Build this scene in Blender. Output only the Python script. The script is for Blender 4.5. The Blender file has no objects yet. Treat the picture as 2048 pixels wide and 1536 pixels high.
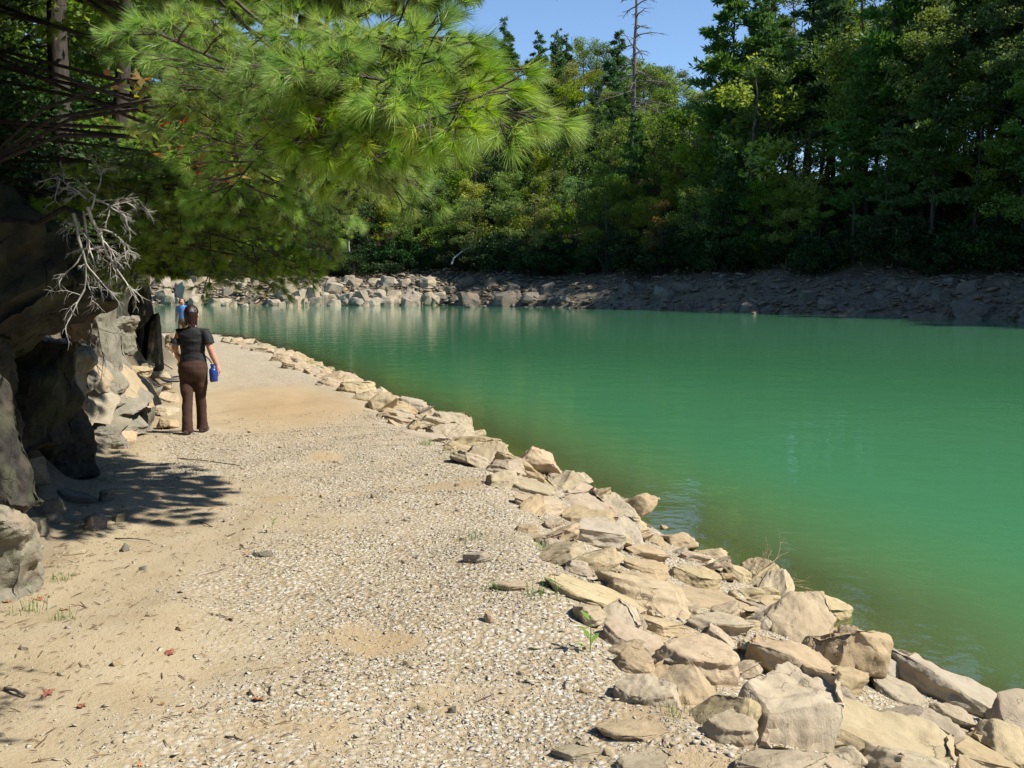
import bpy, bmesh, math, random
import numpy as np
from mathutils import Vector, Matrix, noise, Quaternion

scene = bpy.context.scene
COL = scene.collection
rad = math.radians

# ------------------------------------------------------------------ camera, sky, sun, exposure
FPX, CAMZ = 2000.0, 2.6
PITCH = math.atan(208 / FPX)
cam_data = bpy.data.cameras.new("camera")
cam_data.sensor_width = 36.0
cam_data.lens = 36.0 * FPX / 2048.0
cam_data.clip_start, cam_data.clip_end = 0.05, 3000
camera = bpy.data.objects.new("camera", cam_data)
camera.location = (0, 0, CAMZ)
camera.rotation_euler = (math.pi / 2 - PITCH, 0, 0)
COL.objects.link(camera)
scene.camera = camera

SUN_EL, SUN_ROT = rad(48), rad(105)          # rotation measured from +Y towards +X
SUN_DIR = Vector((math.sin(SUN_ROT) * math.cos(SUN_EL), math.cos(SUN_ROT) * math.cos(SUN_EL), math.sin(SUN_EL)))
world = bpy.data.worlds.new("World")
scene.world = world
world.use_nodes = True
wn = world.node_tree.nodes
sky = wn.new("ShaderNodeTexSky")
sky.sky_type = 'NISHITA'
sky.sun_disc = False
sky.sun_elevation, sky.sun_rotation = SUN_EL, SUN_ROT
sky.altitude, sky.air_density, sky.dust_density, sky.ozone_density = 600, 1.0, 0.0, 5.0
bg = wn["Background"]
bg.inputs["Strength"].default_value = 0.10
world.node_tree.links.new(sky.outputs[0], bg.inputs["Color"])
sun_data = bpy.data.lights.new("sun", 'SUN')
sun_data.energy, sun_data.angle, sun_data.color = 4.2, rad(0.53), (1.0, 0.955, 0.87)
sun = bpy.data.objects.new("sun", sun_data)
sun.rotation_euler = SUN_DIR.to_track_quat('Z', 'Y').to_euler()
sun.location = (40, 0, 60)
COL.objects.link(sun)

scene.view_settings.view_transform = 'Standard'
scene.view_settings.look = 'None'
scene.view_settings.exposure = 0.85
scene.view_settings.gamma = 1.0
scene.render.engine = 'CYCLES'
scene.cycles.max_bounces = 5
scene.cycles.adaptive_threshold = 0.02
scene.cycles.diffuse_bounces = 1
scene.cycles.glossy_bounces = 2
scene.cycles.transmission_bounces = 3
scene.cycles.transparent_max_bounces = 8
scene.cycles.caustics_reflective = False
scene.cycles.caustics_refractive = False

# ------------------------------------------------------------------ helpers
def ray(px, py):
    dx, dy = (px - 1024) / FPX, (768 - py) / FPX
    c, s = math.cos(PITCH), math.sin(PITCH)
    return Vector((dx, c + dy * s, -s + dy * c))

def at_d(px, py, d):
    r = ray(px, py)
    t = d / r.y
    return Vector((r.x * t, d, CAMZ + r.z * t))

def at_z(px, py, z):
    r = ray(px, py)
    t = (z - CAMZ) / r.z
    return Vector((r.x * t, r.y * t, z))

def tag(o, label=None, cat=None, group=None, kind=None):
    if label: o["label"] = label
    if cat: o["category"] = cat
    if group: o["group"] = group
    if kind: o["kind"] = kind
    return o

def empty(name, loc=(0, 0, 0), rz=0.0, sc=1.0):
    o = bpy.data.objects.new(name, None)
    o.empty_display_size = 0.2
    o.location = loc
    o.rotation_euler = (0, 0, rz)
    o.scale = (sc, sc, sc)
    COL.objects.link(o)
    return o

def link(name, mesh, parent=None, loc=None, rot=None, sc=None):
    o = bpy.data.objects.new(name, mesh)
    if loc is not None: o.location = loc
    if rot is not None: o.rotation_euler = rot
    if sc is not None: o.scale = sc if hasattr(sc, '__len__') else (sc, sc, sc)
    if parent: o.parent = parent
    COL.objects.link(o)
    return o

def copy_tree(o, parent=None):
    c = o.copy()
    COL.objects.link(c)
    c.parent = parent
    for ch in o.children:
        copy_tree(ch, c)
    return c

def np_mesh(name, verts, faces, mat, smooth=False, attrs=None, cols=None):
    """verts (n,3); faces (m,k) constant size, or list of such arrays"""
    me = bpy.data.meshes.new(name)
    verts = np.asarray(verts, dtype=np.float32)
    fl = faces if isinstance(faces, list) else [faces]
    fl = [np.asarray(f, dtype=np.int32) for f in fl if len(f)]
    loops = np.concatenate([f.ravel() for f in fl])
    tot = np.concatenate([np.full(len(f), f.shape[1], dtype=np.int32) for f in fl])
    start = np.concatenate([[0], np.cumsum(tot)[:-1]]).astype(np.int32)
    me.vertices.add(len(verts)); me.vertices.foreach_set("co", verts.ravel())
    me.loops.add(len(loops)); me.loops.foreach_set("vertex_index", loops)
    me.polygons.add(len(tot)); me.polygons.foreach_set("loop_start", start); me.polygons.foreach_set("loop_total", tot)
    if smooth: me.polygons.foreach_set("use_smooth", np.ones(len(tot), dtype=bool))
    for k, v in (attrs or {}).items():
        a = me.attributes.new(k, 'FLOAT', 'POINT'); a.data.foreach_set("value", np.asarray(v, dtype=np.float32))
    for k, v in (cols or {}).items():
        a = me.attributes.new(k, 'FLOAT_COLOR', 'POINT')
        v = np.asarray(v, dtype=np.float32)
        if v.shape[1] == 3: v = np.concatenate([v, np.ones((len(v), 1), np.float32)], 1)
        a.data.foreach_set("color", v.ravel())
    me.update(calc_edges=True)
    me.validate()
    if mat: me.materials.append(mat)
    return me

def bm_mesh(name, bm, mat, smooth=False, angle=None):
    me = bpy.data.meshes.new(name)
    bm.to_mesh(me); bm.free()
    if mat: me.materials.append(mat)
    if smooth:
        me.polygons.foreach_set("use_smooth", np.ones(len(me.polygons), dtype=bool))
        if angle: me.set_sharp_from_angle(angle=angle)
    return me

def smoothstep(a, b, x):
    t = np.clip((x - a) / (b - a), 0, 1)
    return t * t * (3 - 2 * t)

def vnoise(x, y, seed=0):
    x = np.asarray(x, dtype=np.float64); y = np.asarray(y, dtype=np.float64)
    xi, yi = np.floor(x).astype(np.int64), np.floor(y).astype(np.int64)
    fx, fy = x - xi, y - yi
    fx, fy = fx * fx * (3 - 2 * fx), fy * fy * (3 - 2 * fy)
    def hsh(a, b):
        n = (a * 374761393 + b * 668265263 + seed * 1442695041) & 0xffffffff
        n = ((n ^ (n >> 13)) * 1274126177) & 0xffffffff
        return ((n ^ (n >> 16)) & 0xffff) / 32767.5 - 1.0
    return (hsh(xi, yi) * (1 - fx) + hsh(xi + 1, yi) * fx) * (1 - fy) + (hsh(xi, yi + 1) * (1 - fx) + hsh(xi + 1, yi + 1) * fx) * fy

def fbm(x, y, seed=0, oct=4):
    v, a = 0, 1.0
    for i in range(oct):
        v = v + a * vnoise(x * 2 ** i, y * 2 ** i, seed + i); a *= 0.5
    return v

# ------------------------------------------------------------------ materials
class NT:
    def __init__(s, name):
        s.m = bpy.data.materials.new(name); s.m.use_nodes = True
        s.t = s.m.node_tree; s.n = s.t.nodes; s.out = s.n["Material Output"]
        s.p = s.n["Principled BSDF"]
    def new(s, typ, ins=None, **kw):
        nd = s.n.new(typ)
        for k, v in kw.items(): setattr(nd, k, v)
        for k, v in (ins or {}).items(): s.set(nd, k, v)
        return nd
    def set(s, nd, k, v):
        sock = nd.inputs[k]
        if isinstance(v, bpy.types.NodeSocket): s.t.links.new(v, sock)
        elif isinstance(v, (tuple, list)) and len(v) == 3 and sock.type == 'RGBA': sock.default_value = (*v, 1)
        else: sock.default_value = v
    def link(s, a, b): s.t.links.new(a, b)
    def coord(s, scale=(1, 1, 1), which="Object"):
        tc = s.new("ShaderNodeTexCoord")
        mp = s.new("ShaderNodeMapping", {"Vector": tc.outputs[which], "Scale": scale})
        return mp.outputs[0]
    def noise(s, vec, scale, detail=4, rough=0.55):
        nd = s.new("ShaderNodeTexNoise", {"Vector": vec, "Scale": scale, "Detail": detail, "Roughness": rough})
        return nd.outputs[0]
    def ramp(s, fac, stops):
        nd = s.new("ShaderNodeValToRGB", {"Fac": fac})
        cr = nd.color_ramp
        while len(cr.elements) < len(stops): cr.elements.new(0.5)
        for e, (p, c) in zip(cr.elements, stops):
            e.position = p; e.color = (*c, 1) if len(c) == 3 else c
        return nd.outputs[0]
    def mix(s, fac, a, b, mode='MIX'):
        nd = s.new("ShaderNodeMix", data_type='RGBA', blend_type=mode)
        s.set(nd, 0, fac); s.set(nd, 6, a); s.set(nd, 7, b)
        return nd.outputs[2]
    def math(s, op, a, b=0.0, clamp=False):
        nd = s.new("ShaderNodeMath", operation=op, use_clamp=clamp)
        s.set(nd, 0, a); s.set(nd, 1, b)
        return nd.outputs[0]
    def bump(s, h, strength, dist, normal=None):
        nd = s.new("ShaderNodeBump", {"Height": h, "Strength": strength, "Distance": dist})
        if normal: s.set(nd, "Normal", normal)
        return nd.outputs[0]
    def attr(s, name):
        return s.new("ShaderNodeAttribute", attribute_name=name)
    def rnd(s):
        return s.new("ShaderNodeObjectInfo").outputs["Random"]
    def hsv(s, col, h=0.5, sat=1.0, v=1.0):
        nd = s.new("ShaderNodeHueSaturation", {"Color": col})
        s.set(nd, "Hue", h); s.set(nd, "Saturation", sat); s.set(nd, "Value", v)
        return nd.outputs[0]
    def rng(s, x, a, b):   # 0..1 -> a..b
        nd = s.new("ShaderNodeMapRange")
        s.set(nd, 0, x); s.set(nd, 3, a); s.set(nd, 4, b)
        return nd.outputs[0]

def mat_rock(name, base, dark, light, moss=0.0, scale=1.0, bump=0.5, rusty=0.25):
    m = NT(name)
    v = m.coord((scale, scale, scale))
    off = m.new("ShaderNodeVectorMath", {0: v}, operation='ADD')
    loc = m.new("ShaderNodeObjectInfo").outputs["Location"]
    m.link(loc, off.inputs[1])
    v = off.outputs[0]
    n1 = m.noise(v, 1.7, 6, 0.6)
    n2 = m.noise(v, 14, 6, 0.7)
    n3 = m.noise(v, 60, 3, 0.6)
    c = m.ramp(n1, [(0.28, dark), (0.5, base), (0.72, light)])
    c = m.mix(m.rng(n2, 0.0, 0.6), c, m.ramp(n2, [(0.35, dark), (0.65, light)]))
    rust = m.ramp(m.noise(v, 2.9, 3), [(0.55, (0, 0, 0)), (0.72, (1, 1, 1))])
    c = m.mix(m.math('MULTIPLY', rust, rusty), c, (0.36, 0.19, 0.075))
    if moss:
        mm = m.ramp(m.noise(v, 4.2, 5), [(0.45, (0, 0, 0)), (0.6, (1, 1, 1))])
        c = m.mix(m.math('MULTIPLY', mm, moss), c, (0.13, 0.15, 0.07))
    wv = m.new("ShaderNodeVectorMath", {0: v, 1: m.new("ShaderNodeTexNoise", {"Vector": v, "Scale": 3.0, "Detail": 4.0}).outputs[1]}, operation='ADD')
    ck = m.new("ShaderNodeTexVoronoi", {"Vector": wv.outputs[0], "Scale": 2.1}, feature='DISTANCE_TO_EDGE')
    crack = m.ramp(ck.outputs["Distance"], [(0.0, (1, 1, 1)), (0.022, (0, 0, 0))])
    crack = m.math('MULTIPLY', crack, m.ramp(m.noise(v, 2.3, 2), [(0.5, (0, 0, 0)), (0.6, (1, 1, 1))]))
    c = m.mix(m.math('MULTIPLY', crack, 0.7), c, tuple(x * .35 for x in dark))
    stain = m.ramp(m.noise(v, 5.5, 5, 0.7), [(0.56, (0, 0, 0)), (0.68, (1, 1, 1))])
    c = m.mix(m.math('MULTIPLY', stain, 0.35), c, tuple(x * .62 for x in dark))
    r = m.rnd()
    c = m.hsv(c, m.rng(r, 0.49, 0.508), m.rng(m.math('FRACT', m.math('MULTIPLY', r, 7.3)), 0.85, 1.12), m.rng(m.math('FRACT', m.math('MULTIPLY', r, 13.7)), 0.9, 1.1))
    m.set(m.p, "Base Color", c)
    m.set(m.p, "Roughness", 0.9)
    m.set(m.p, "Specular IOR Level", 0.25)
    strat = m.new("ShaderNodeTexNoise", {"Vector": m.new("ShaderNodeMapping", {"Vector": v, "Scale": (2.0, 2.0, 6.0)}).outputs[0], "Scale": 1.6, "Detail": 5})
    h = m.math('ADD', m.math('MULTIPLY', n2, 0.7), m.math('ADD', m.math('MULTIPLY', n3, 0.3), m.math('MULTIPLY', strat.outputs[0], 0.45)))
    h = m.math('SUBTRACT', h, m.math('MULTIPLY', crack, 0.6))
    m.set(m.p, "Normal", m.bump(h, bump * .9, 0.022))
    return m.m

def mat_leaf(name, cols, trans=0.35, rough=0.5, spec=0.3, hvar=0.03, vvar=(0.7, 1.25)):
    m = NT(name)
    r = m.rnd()
    a = m.attr("tint").outputs["Fac"]
    c = m.ramp(a, [(i / max(1, len(cols) - 1), c) for i, c in enumerate(cols)])
    c = m.hsv(c, m.rng(r, 0.5 - hvar, 0.5 + hvar), m.rng(m.math('FRACT', m.math('MULTIPLY', r, 5.7)), 0.85, 1.1), m.rng(m.math('FRACT', m.math('MULTIPLY', r, 11.3)), *vvar))
    m.set(m.p, "Base Color", c); m.set(m.p, "Roughness", rough); m.set(m.p, "Specular IOR Level", spec)
    tr = m.new("ShaderNodeBsdfTranslucent", {"Color": m.hsv(c, 0.485, 1.15, 1.5)})
    mx = m.new("ShaderNodeMixShader", {0: trans, 1: m.p.outputs[0], 2: tr.outputs[0]})
    m.link(mx.outputs[0], m.out.inputs[0])
    return m.m

def mat_bark(name, a, b, scale=1.0):
    m = NT(name)
    v = m.coord((scale, scale, scale * 0.25))
    n = m.noise(v, 18, 5, 0.65)
    c = m.ramp(n, [(0.3, a), (0.7, b)])
    c = m.hsv(c, 0.5, 1.0, m.rng(m.rnd(), 0.75, 1.25))
    m.set(m.p, "Base Color", c); m.set(m.p, "Roughness", 0.92); m.set(m.p, "Specular IOR Level", 0.15)
    m.set(m.p, "Normal", m.bump(n, 0.7, 0.03))
    return m.m

def mat_plain(name, col, rough=0.7, spec=0.3, nscale=30, var=0.15, bump=0.0, bdist=0.01, metallic=0.0, which="Object"):
    m = NT(name)
    v = m.coord((1, 1, 1), which)
    n = m.noise(v, nscale, 4)
    c = m.mix(n, tuple(x * (1 - var) for x in col), tuple(min(1, x * (1 + var)) for x in col))
    m.set(m.p, "Base Color", c); m.set(m.p, "Roughness", rough); m.set(m.p, "Specular IOR Level", spec); m.set(m.p, "Metallic", metallic)
    if bump: m.set(m.p, "Normal", m.bump(n, bump, bdist))
    return m.m

M = {}
M['rock'] = mat_rock("tan_sandstone", (0.40, 0.315, 0.195), (0.31, 0.24, 0.14), (0.47, 0.38, 0.245), rusty=0.16)
M['rock_grey'] = mat_rock("grey_stone", (0.37, 0.30, 0.20), (0.28, 0.22, 0.14), (0.43, 0.36, 0.25), rusty=0.15)
M['cliff'] = mat_rock("cliff_stone", (0.25, 0.22, 0.165), (0.12, 0.108, 0.082), (0.34, 0.30, 0.23), moss=0.35, bump=0.8, rusty=0.2)
M['cliff_dark'] = mat_rock("dark_cliff_stone", (0.03, 0.028, 0.024), (0.013, 0.0125, 0.011), (0.075, 0.068, 0.054), moss=0.25, bump=0.9, rusty=0.1)  # near-black stone for the overhang, pillars and cliff blocks
M['far_rock'] = mat_rock("shore_stone", (0.33, 0.275, 0.19), (0.22, 0.185, 0.125), (0.42, 0.355, 0.25), scale=0.6, rusty=0.2)
M['far_rock_shade'] = mat_rock("shade_darkened_shore_stone", (0.15, 0.13, 0.10), (0.09, 0.08, 0.062), (0.21, 0.185, 0.14), scale=0.6, rusty=0.15)  # same shore stone, darkened in colour to stand in for bank shade
M['needle'] = mat_leaf("pine_needles", [(0.10, 0.20, 0.034), (0.21, 0.37, 0.065), (0.35, 0.47, 0.11), (0.40, 0.34, 0.09)], trans=0.42, rough=0.4, spec=0.35, hvar=0.012, vvar=(0.8, 1.15))
M['pine_far'] = mat_leaf("far_pine_needles", [(0.04, 0.085, 0.024), (0.075, 0.145, 0.038), (0.11, 0.195, 0.05)], trans=0.3, hvar=0.02)
M['leaf_green'] = mat_leaf("broadleaf_green", [(0.065, 0.125, 0.022), (0.13, 0.21, 0.036), (0.21, 0.285, 0.05)], trans=0.38)
M['leaf_yellow'] = mat_leaf("broadleaf_yellowgreen", [(0.12, 0.18, 0.028), (0.21, 0.28, 0.042), (0.30, 0.345, 0.06)], trans=0.4)
M['leaf_rust'] = mat_leaf("broadleaf_turning", [(0.09, 0.10, 0.025), (0.17, 0.14, 0.03), (0.22, 0.11, 0.04)], trans=0.3)
M['laurel'] = mat_leaf("laurel_leaves", [(0.018, 0.04, 0.012), (0.035, 0.075, 0.02), (0.06, 0.11, 0.025)], trans=0.15, rough=0.55, spec=0.18)
M['dogwood'] = mat_leaf("dogwood_leaves", [(0.10, 0.22, 0.03), (0.16, 0.28, 0.04), (0.34, 0.20, 0.05), (0.42, 0.07, 0.035)], trans=0.4, hvar=0.01)
M['bark'] = mat_bark("pine_bark", (0.05, 0.04, 0.032), (0.13, 0.105, 0.08))
M['bark_dark'] = mat_bark("dark_bark", (0.03, 0.026, 0.022), (0.075, 0.062, 0.05))
M['bark_pale'] = mat_bark("pale_bark", (0.30, 0.28, 0.25), (0.52, 0.50, 0.46))
M['deadwood'] = mat_bark("weathered_wood", (0.20, 0.18, 0.15), (0.40, 0.37, 0.32))
M['snag'] = mat_bark("dead_pine_wood", (0.10, 0.085, 0.07), (0.2, 0.175, 0.145))
M['twig'] = mat_bark("dry_twig", (0.27, 0.2, 0.11), (0.45, 0.35, 0.2))

# ------------------------------------------------------------------ terrain
ZP_Y = [-60, 0, 14, 40, 49, 58, 70]
ZP_Z = [1.6, 1.0, 0.62, 0.2, 0.02, -0.5, -3.0]
def zpath(y): return np.interp(y, ZP_Y, ZP_Z)
_wl = [(2048, 1445, 0.0), (1730, 1335, 0.0), (1560, 1195, 0.0), (1380, 1095, 0.05), (1235, 1000, 0.1), (1100, 935, 0.15), (985, 875, 0.15), (845, 805, 0.18), (700, 757, 0.18), (610, 716, 0.12), (520, 686, 0.08), (450, 669, 0.03)]
_p = [at_z(*q) for q in _wl]
XW_Y = [-60, -10, 0, 3.0] + [p.y for p in _p] + [52, 60]
XW_X = [20, 8.0, 5.0, 4.0] + [p.x for p in _p] + [-17.5, -26]
_pe = [(1480, 1536), (1200, 1380), (1080, 1190), (1000, 1020), (900, 910), (760, 850), (680, 780), (600, 745), (480, 695), (430, 675)]
def path_pt(px, py):
    d = 8.0
    for i in range(30):
        p = at_z(px, py, float(zpath(d))); d = 0.5 * (d + p.y)
    return p
_p = [path_pt(*q) for q in _pe]
XP_Y = [-60, -10, 0] + [p.y for p in _p] + [52, 60]
XP_X = [14, 4.5, 1.9] + [p.x for p in _p] + [-19, -28]
_lt = [(0, 1200), (70, 1150), (120, 1090), (200, 940), (250, 890), (310, 850), (345, 800), (338, 740)]
_p = [path_pt(*q) for q in _lt]
XL_Y = [-60, 0, 3] + [p.y for p in _p] + [26, 34, 42, 50, 60]
XL_X = [-6, -3.0, -2.7] + [p.x for p in _p] + [-8.6, -11.4, -14.6, -18.5, -30]
def x_w(y): return np.interp(y, XW_Y, XW_X)
def x_p(y): return np.minimum(np.interp(y, XP_Y, XP_X), x_w(y) - 0.6)
def x_l(y): return np.minimum(np.interp(y, XL_Y, XL_X), x_p(y) - 0.3)

SHORE = np.array([(-320, 150), (-160, 122), (-80, 110), (-38, 105.5), (-8, 104), (5, 95), (20, 80), (33, 66), (41, 48), (47, 20), (52, -30), (60, -200)], dtype=float)
def far_s(x, y):
    x = np.asarray(x, float); y = np.asarray(y, float)
    best = np.full(x.shape, 1e9); sg = np.ones(x.shape)
    for a, b in zip(SHORE[:-1], SHORE[1:]):
        d = b - a; L = (d ** 2).sum()
        t = np.clip(((x - a[0]) * d[0] + (y - a[1]) * d[1]) / L, 0, 1)
        ex, ey = x - (a[0] + t * d[0]), y - (a[1] + t * d[1])
        dist = np.hypot(ex, ey)
        cr = d[0] * (y - a[1]) - d[1] * (x - a[0])
        m = dist < best
        best = np.where(m, dist, best); sg = np.where(m, np.sign(cr), sg)
    return best * sg + 1.2 * fbm(x * 0.13, y * 0.13, 5, 3)

def terrain(x, y):
    x = np.asarray(x, float); y = np.asarray(y, float)
    xl, xp, xw, zp = x_l(y), x_p(y), x_w(y), zpath(y)
    # near bank
    fade = 1 - smoothstep(36, 54, y)
    d = np.maximum(0, xl - x)
    steep = 2.0 * smoothstep(0.05, 1.5, d) + 0.5 * np.maximum(0, d - 1.0)
    steep = np.minimum(steep, 13) * fade
    hn = zp + steep + 0.25 * smoothstep(0.3, 2, d) * fbm(x * 0.7, y * 0.7, 2, 3) * fade
    t = np.clip((x - xp) / np.maximum(0.3, xw - xp), 0, 1)
    bank = zp * (1 - t ** 1.25)
    hn = np.where(x > xp, np.where(zp > 0, bank, zp), hn)
    hn = np.where(x > xw, np.minimum(zp, 0) - np.minimum(0.17 * (x - xw) + 0.03 * np.maximum(0, x - xw) ** 2, 3.5), hn)
    hn = np.where(y > 49, np.minimum(hn, hn - (y - 49) * 0.12 * (1 - smoothstep(2, 20, d))), hn)
    hn = hn + 0.035 * fbm(x * 1.1, y * 1.1, 9, 3) * smoothstep(-0.5, 0.3, hn)
    # far bank
    s = far_s(x, y)
    az = x / np.maximum(20, y)
    cap = np.interp(az, [-0.5, -0.05, 0.05, 0.13, 0.2, 0.3, 0.48, 0.65, 0.85, 1.3], [34, 37, 34, 26, 16, 13, 14, 26, 40, 44])  # unseen ridge past the right edge, raised steeply to block the sun
    slope = np.interp(az, [-0.4, 0.1, 0.25, 0.52, 0.85, 1.3], [0.40, 0.44, 0.55, 0.58, 1.0, 1.1])
    up = 3.0 + slope * (s - 7)
    up = cap - np.logaddexp(0, (cap - up) / 3.0) * -3.0 if False else np.minimum(up, cap) - 0.0
    up = np.where(s > 7 + (cap - 3) / slope, cap - 0.12 * (s - 7 - (cap - 3) / slope), up)
    up = np.maximum(up, -3)
    band = 3.0 * np.clip(s / 7, 0, 1) ** 0.75
    hf = np.where(s > 7, up, np.where(s > 0, band, np.maximum(-3.5, 0.5 * s)))
    hf = hf + smoothstep(0, 3, s) * (0.35 * fbm(x * 0.35, y * 0.35, 3, 3)) + smoothstep(10, 40, s) * 1.2 * fbm(x * 0.05, y * 0.05, 8, 3)
    return np.maximum(hn, hf)

def hgt(x, y): return float(terrain(np.array([x]), np.array([y]))[0])

def hit(px, py, lift=0.0, dmin=2.0, dmax=260):
    """where the sight line through a pixel meets the terrain (raised by lift)"""
    r = ray(px, py); r = r / r.y
    ds = np.geomspace(dmin, dmax, 500)
    z = CAMZ + r.z * ds
    below = z < np.maximum(terrain(r.x * ds, ds), -.02) + lift
    i = int(np.argmax(below)) if below.any() else len(ds) - 1
    if i > 0:
        ds = np.linspace(ds[i - 1], ds[i], 40); below = CAMZ + r.z * ds < np.maximum(terrain(r.x * ds, ds), -.02) + lift; i = int(np.argmax(below)) if below.any() else 39
    d = float(ds[i])
    return Vector((r.x * d, d, CAMZ + r.z * d - lift))

def gravel_mask(x, y):
    t = (x - x_l(y)) / np.maximum(0.5, x_p(y) - x_l(y))
    nz = fbm(x * 0.9, y * 0.9, 21, 4)
    g = smoothstep(0.36, 0.66, t + 0.16 * nz)
    g = np.maximum(g, 0.95 * smoothstep(8.6, 9.8, y + 0.6 * nz) * (1 - smoothstep(12.0, 13.2, y + 0.6 * nz)) * smoothstep(0.03, 0.2, t))
    g = np.maximum(g, 0.8 * (1 - smoothstep(3.2, 4.2, y - 0.6 * nz + (0.5 - t) * 1.6)) * smoothstep(0.28, 0.45, t))
    brown = np.exp(-(((y - 16.0) / 3.2) ** 2)) * np.exp(-(((x - (-3.6 - 0.22 * (y - 16))) / 1.25) ** 2))
    g = g * (1 - 0.92 * smoothstep(0.25, 0.6, brown + 0.15 * nz))
    patch = smoothstep(.6, 1.05, fbm(x * 1.5, y * 1.5, 63, 3)) * (y < 12) * smoothstep(.2, .5, t)
    g = g * (1 - .8 * patch)
    brown = np.maximum(brown, .6 * patch)
    g = np.where(y > 19, np.maximum(g, 0.75), g)
    return np.clip(g, 0, 1), brown, t

def polar(rmin, rmax, kr, az_dense, n_dense, n_rest):
    r = rmin * kr ** np.arange(int(math.log(rmax / rmin) / math.log(kr)) + 2)
    a = np.concatenate([np.linspace(-az_dense, az_dense, n_dense), np.linspace(az_dense, 2 * math.pi - az_dense, n_rest)[1:-1]])
    R, A = np.meshgrid(r, a, indexing='ij')
    x, y = R * np.sin(A), R * np.cos(A)
    nr, na = R.shape
    i, j = np.meshgrid(np.arange(nr - 1), np.arange(na), indexing='ij')
    k = (j + 1) % na
    f = np.stack([i * na + j, (i + 1) * na + j, (i + 1) * na + k, i * na + k], -1).reshape(-1, 4)[:, ::-1]
    return x.ravel(), y.ravel(), f

# ground ---------------------------------------------------------
gx, gy, gf = polar(0.25, 520, 1.019, rad(38), 420, 110)
gz = terrain(gx, gy)
G, BR, T = gravel_mask(gx, gy)
onpath = smoothstep(-0.15, 0.08, T) * (gy < 60) * (1 - smoothstep(6.0, 8.0, gx - x_w(gy)))
s_ = far_s(gx, gy)
forest = np.where(s_ > -20, smoothstep(5.0, 8.0, s_ + 1.2 * fbm(gx * 0.4, gy * 0.4, 4, 3)), smoothstep(0.6, 2.0, x_l(gy) - gx))
m = NT("path_ground")
vg = m.coord()
ng = m.noise(vg, 3.0, 6, 0.6); nf = m.noise(vg, 45, 4, 0.6); nff = m.noise(vg, 160, 3, 0.6)
dirt = m.ramp(ng, [(0.3, (0.38, 0.295, 0.18)), (0.5, (0.44, 0.355, 0.228)), (0.72, (0.49, 0.405, 0.275))])
dirt = m.mix(m.rng(nf, 0.0, 0.5), dirt, (0.33, 0.255, 0.155))
vor = m.new("ShaderNodeTexVoronoi", {"Vector": vg, "Scale": 34.0, "Randomness": 1.0})
pebc = m.ramp(m.new("ShaderNodeSeparateColor", {"Color": vor.outputs["Color"]}).outputs[0], [(0.0, (0.30, 0.26, 0.19)), (0.3, (0.43, 0.37, 0.265)), (0.6, (0.50, 0.46, 0.38)), (1.0, (0.58, 0.55, 0.48))])
peb = m.mix(m.ramp(vor.outputs["Distance"], [(0.35, (0, 0, 0)), (0.62, (1, 1, 1))]), pebc, (0.36, 0.28, 0.17))
gm = m.attr("gravel").outputs["Fac"]
gm2 = m.math('MULTIPLY', gm, m.rng(ng, 0.6, 1.35), clamp=True)
col = m.mix(gm2, dirt, peb)
col = m.mix(m.math('MULTIPLY', m.attr("brown").outputs["Fac"], 0.75, clamp=True), col, m.mix(nf, (0.34, 0.215, 0.10), (0.42, 0.29, 0.15)))
litter = m.ramp(m.noise(vg, 9, 6, 0.7), [(0.3, (0.035, 0.028, 0.018)), (0.6, (0.085, 0.062, 0.035)), (0.8, (0.13, 0.09, 0.045))])
scree = m.ramp(m.noise(vg, 2.2, 7, 0.7), [(0.3, (0.07, 0.06, 0.043)), (0.5, (0.13, 0.11, 0.076)), (0.75, (0.22, 0.185, 0.13))])
col = m.mix(m.math('SUBTRACT', 1.0, m.attr("onpath").outputs["Fac"], clamp=True), col, scree)
col = m.mix(m.attr("forest").outputs["Fac"], col, litter)
m.set(m.p, "Base Color", col); m.set(m.p, "Roughness", 0.95); m.set(m.p, "Specular IOR Level", 0.1)
hb = m.math('ADD', m.math('MULTIPLY', m.math('SUBTRACT', 1.0, vor.outputs["Distance"]), m.math('MULTIPLY', gm2, 0.9)), m.math('ADD', m.math('MULTIPLY', nf, 0.5), m.math('MULTIPLY', nff, 0.25)))
m.set(m.p, "Normal", m.bump(hb, 0.8, 0.022))
M['ground'] = m.m
ground = link("ground", np_mesh("ground", np.stack([gx, gy, gz], 1), gf, M['ground'], True, {"gravel": G * onpath, "brown": BR * onpath, "onpath": onpath, "forest": forest}))
tag(ground, "pale dirt and gravel path with wooded banks rising round the lake", kind="structure")

# water -----------------------------------------------------------
wx, wy, wf = polar(1.0, 420, 1.024, rad(38), 380, 90)
wz = terrain(wx, wy)
keep = (wz[wf] < 0.25).any(1)
m = NT("green_lake_water")
vw = m.coord()
dep = m.attr("depth").outputs["Fac"]
turb = m.math('SUBTRACT', 1.0, m.math('POWER', 2.718, m.math('MULTIPLY', dep, -6.0)), clamp=True)
deepc = m.ramp(m.noise(vw, 0.06, 3), [(0.35, (0.050, 0.182, 0.080)), (0.65, (0.058, 0.20, 0.088))])
shal = m.ramp(dep, [(0.0, (0.13, 0.15, 0.06)), (0.4, (0.085, 0.17, 0.062)), (1.0, (0.056, 0.185, 0.082))])
bodyc = m.mix(m.math('MULTIPLY', dep, 0.8, clamp=True), shal, deepc)
dif = m.new("ShaderNodeBsdfDiffuse", {"Color": bodyc})
tra = m.new("ShaderNodeBsdfTransparent", {"Color": (0.50, 0.62, 0.36)})
body = m.new("ShaderNodeMixShader", {0: turb, 1: tra.outputs[0], 2: dif.outputs[0]})
va = m.coord((1.0, 1.0, 1.0))
r1 = m.noise(va, 5.0, 3, 0.5); r2 = m.noise(va, 1.1, 3, 0.5)
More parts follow.
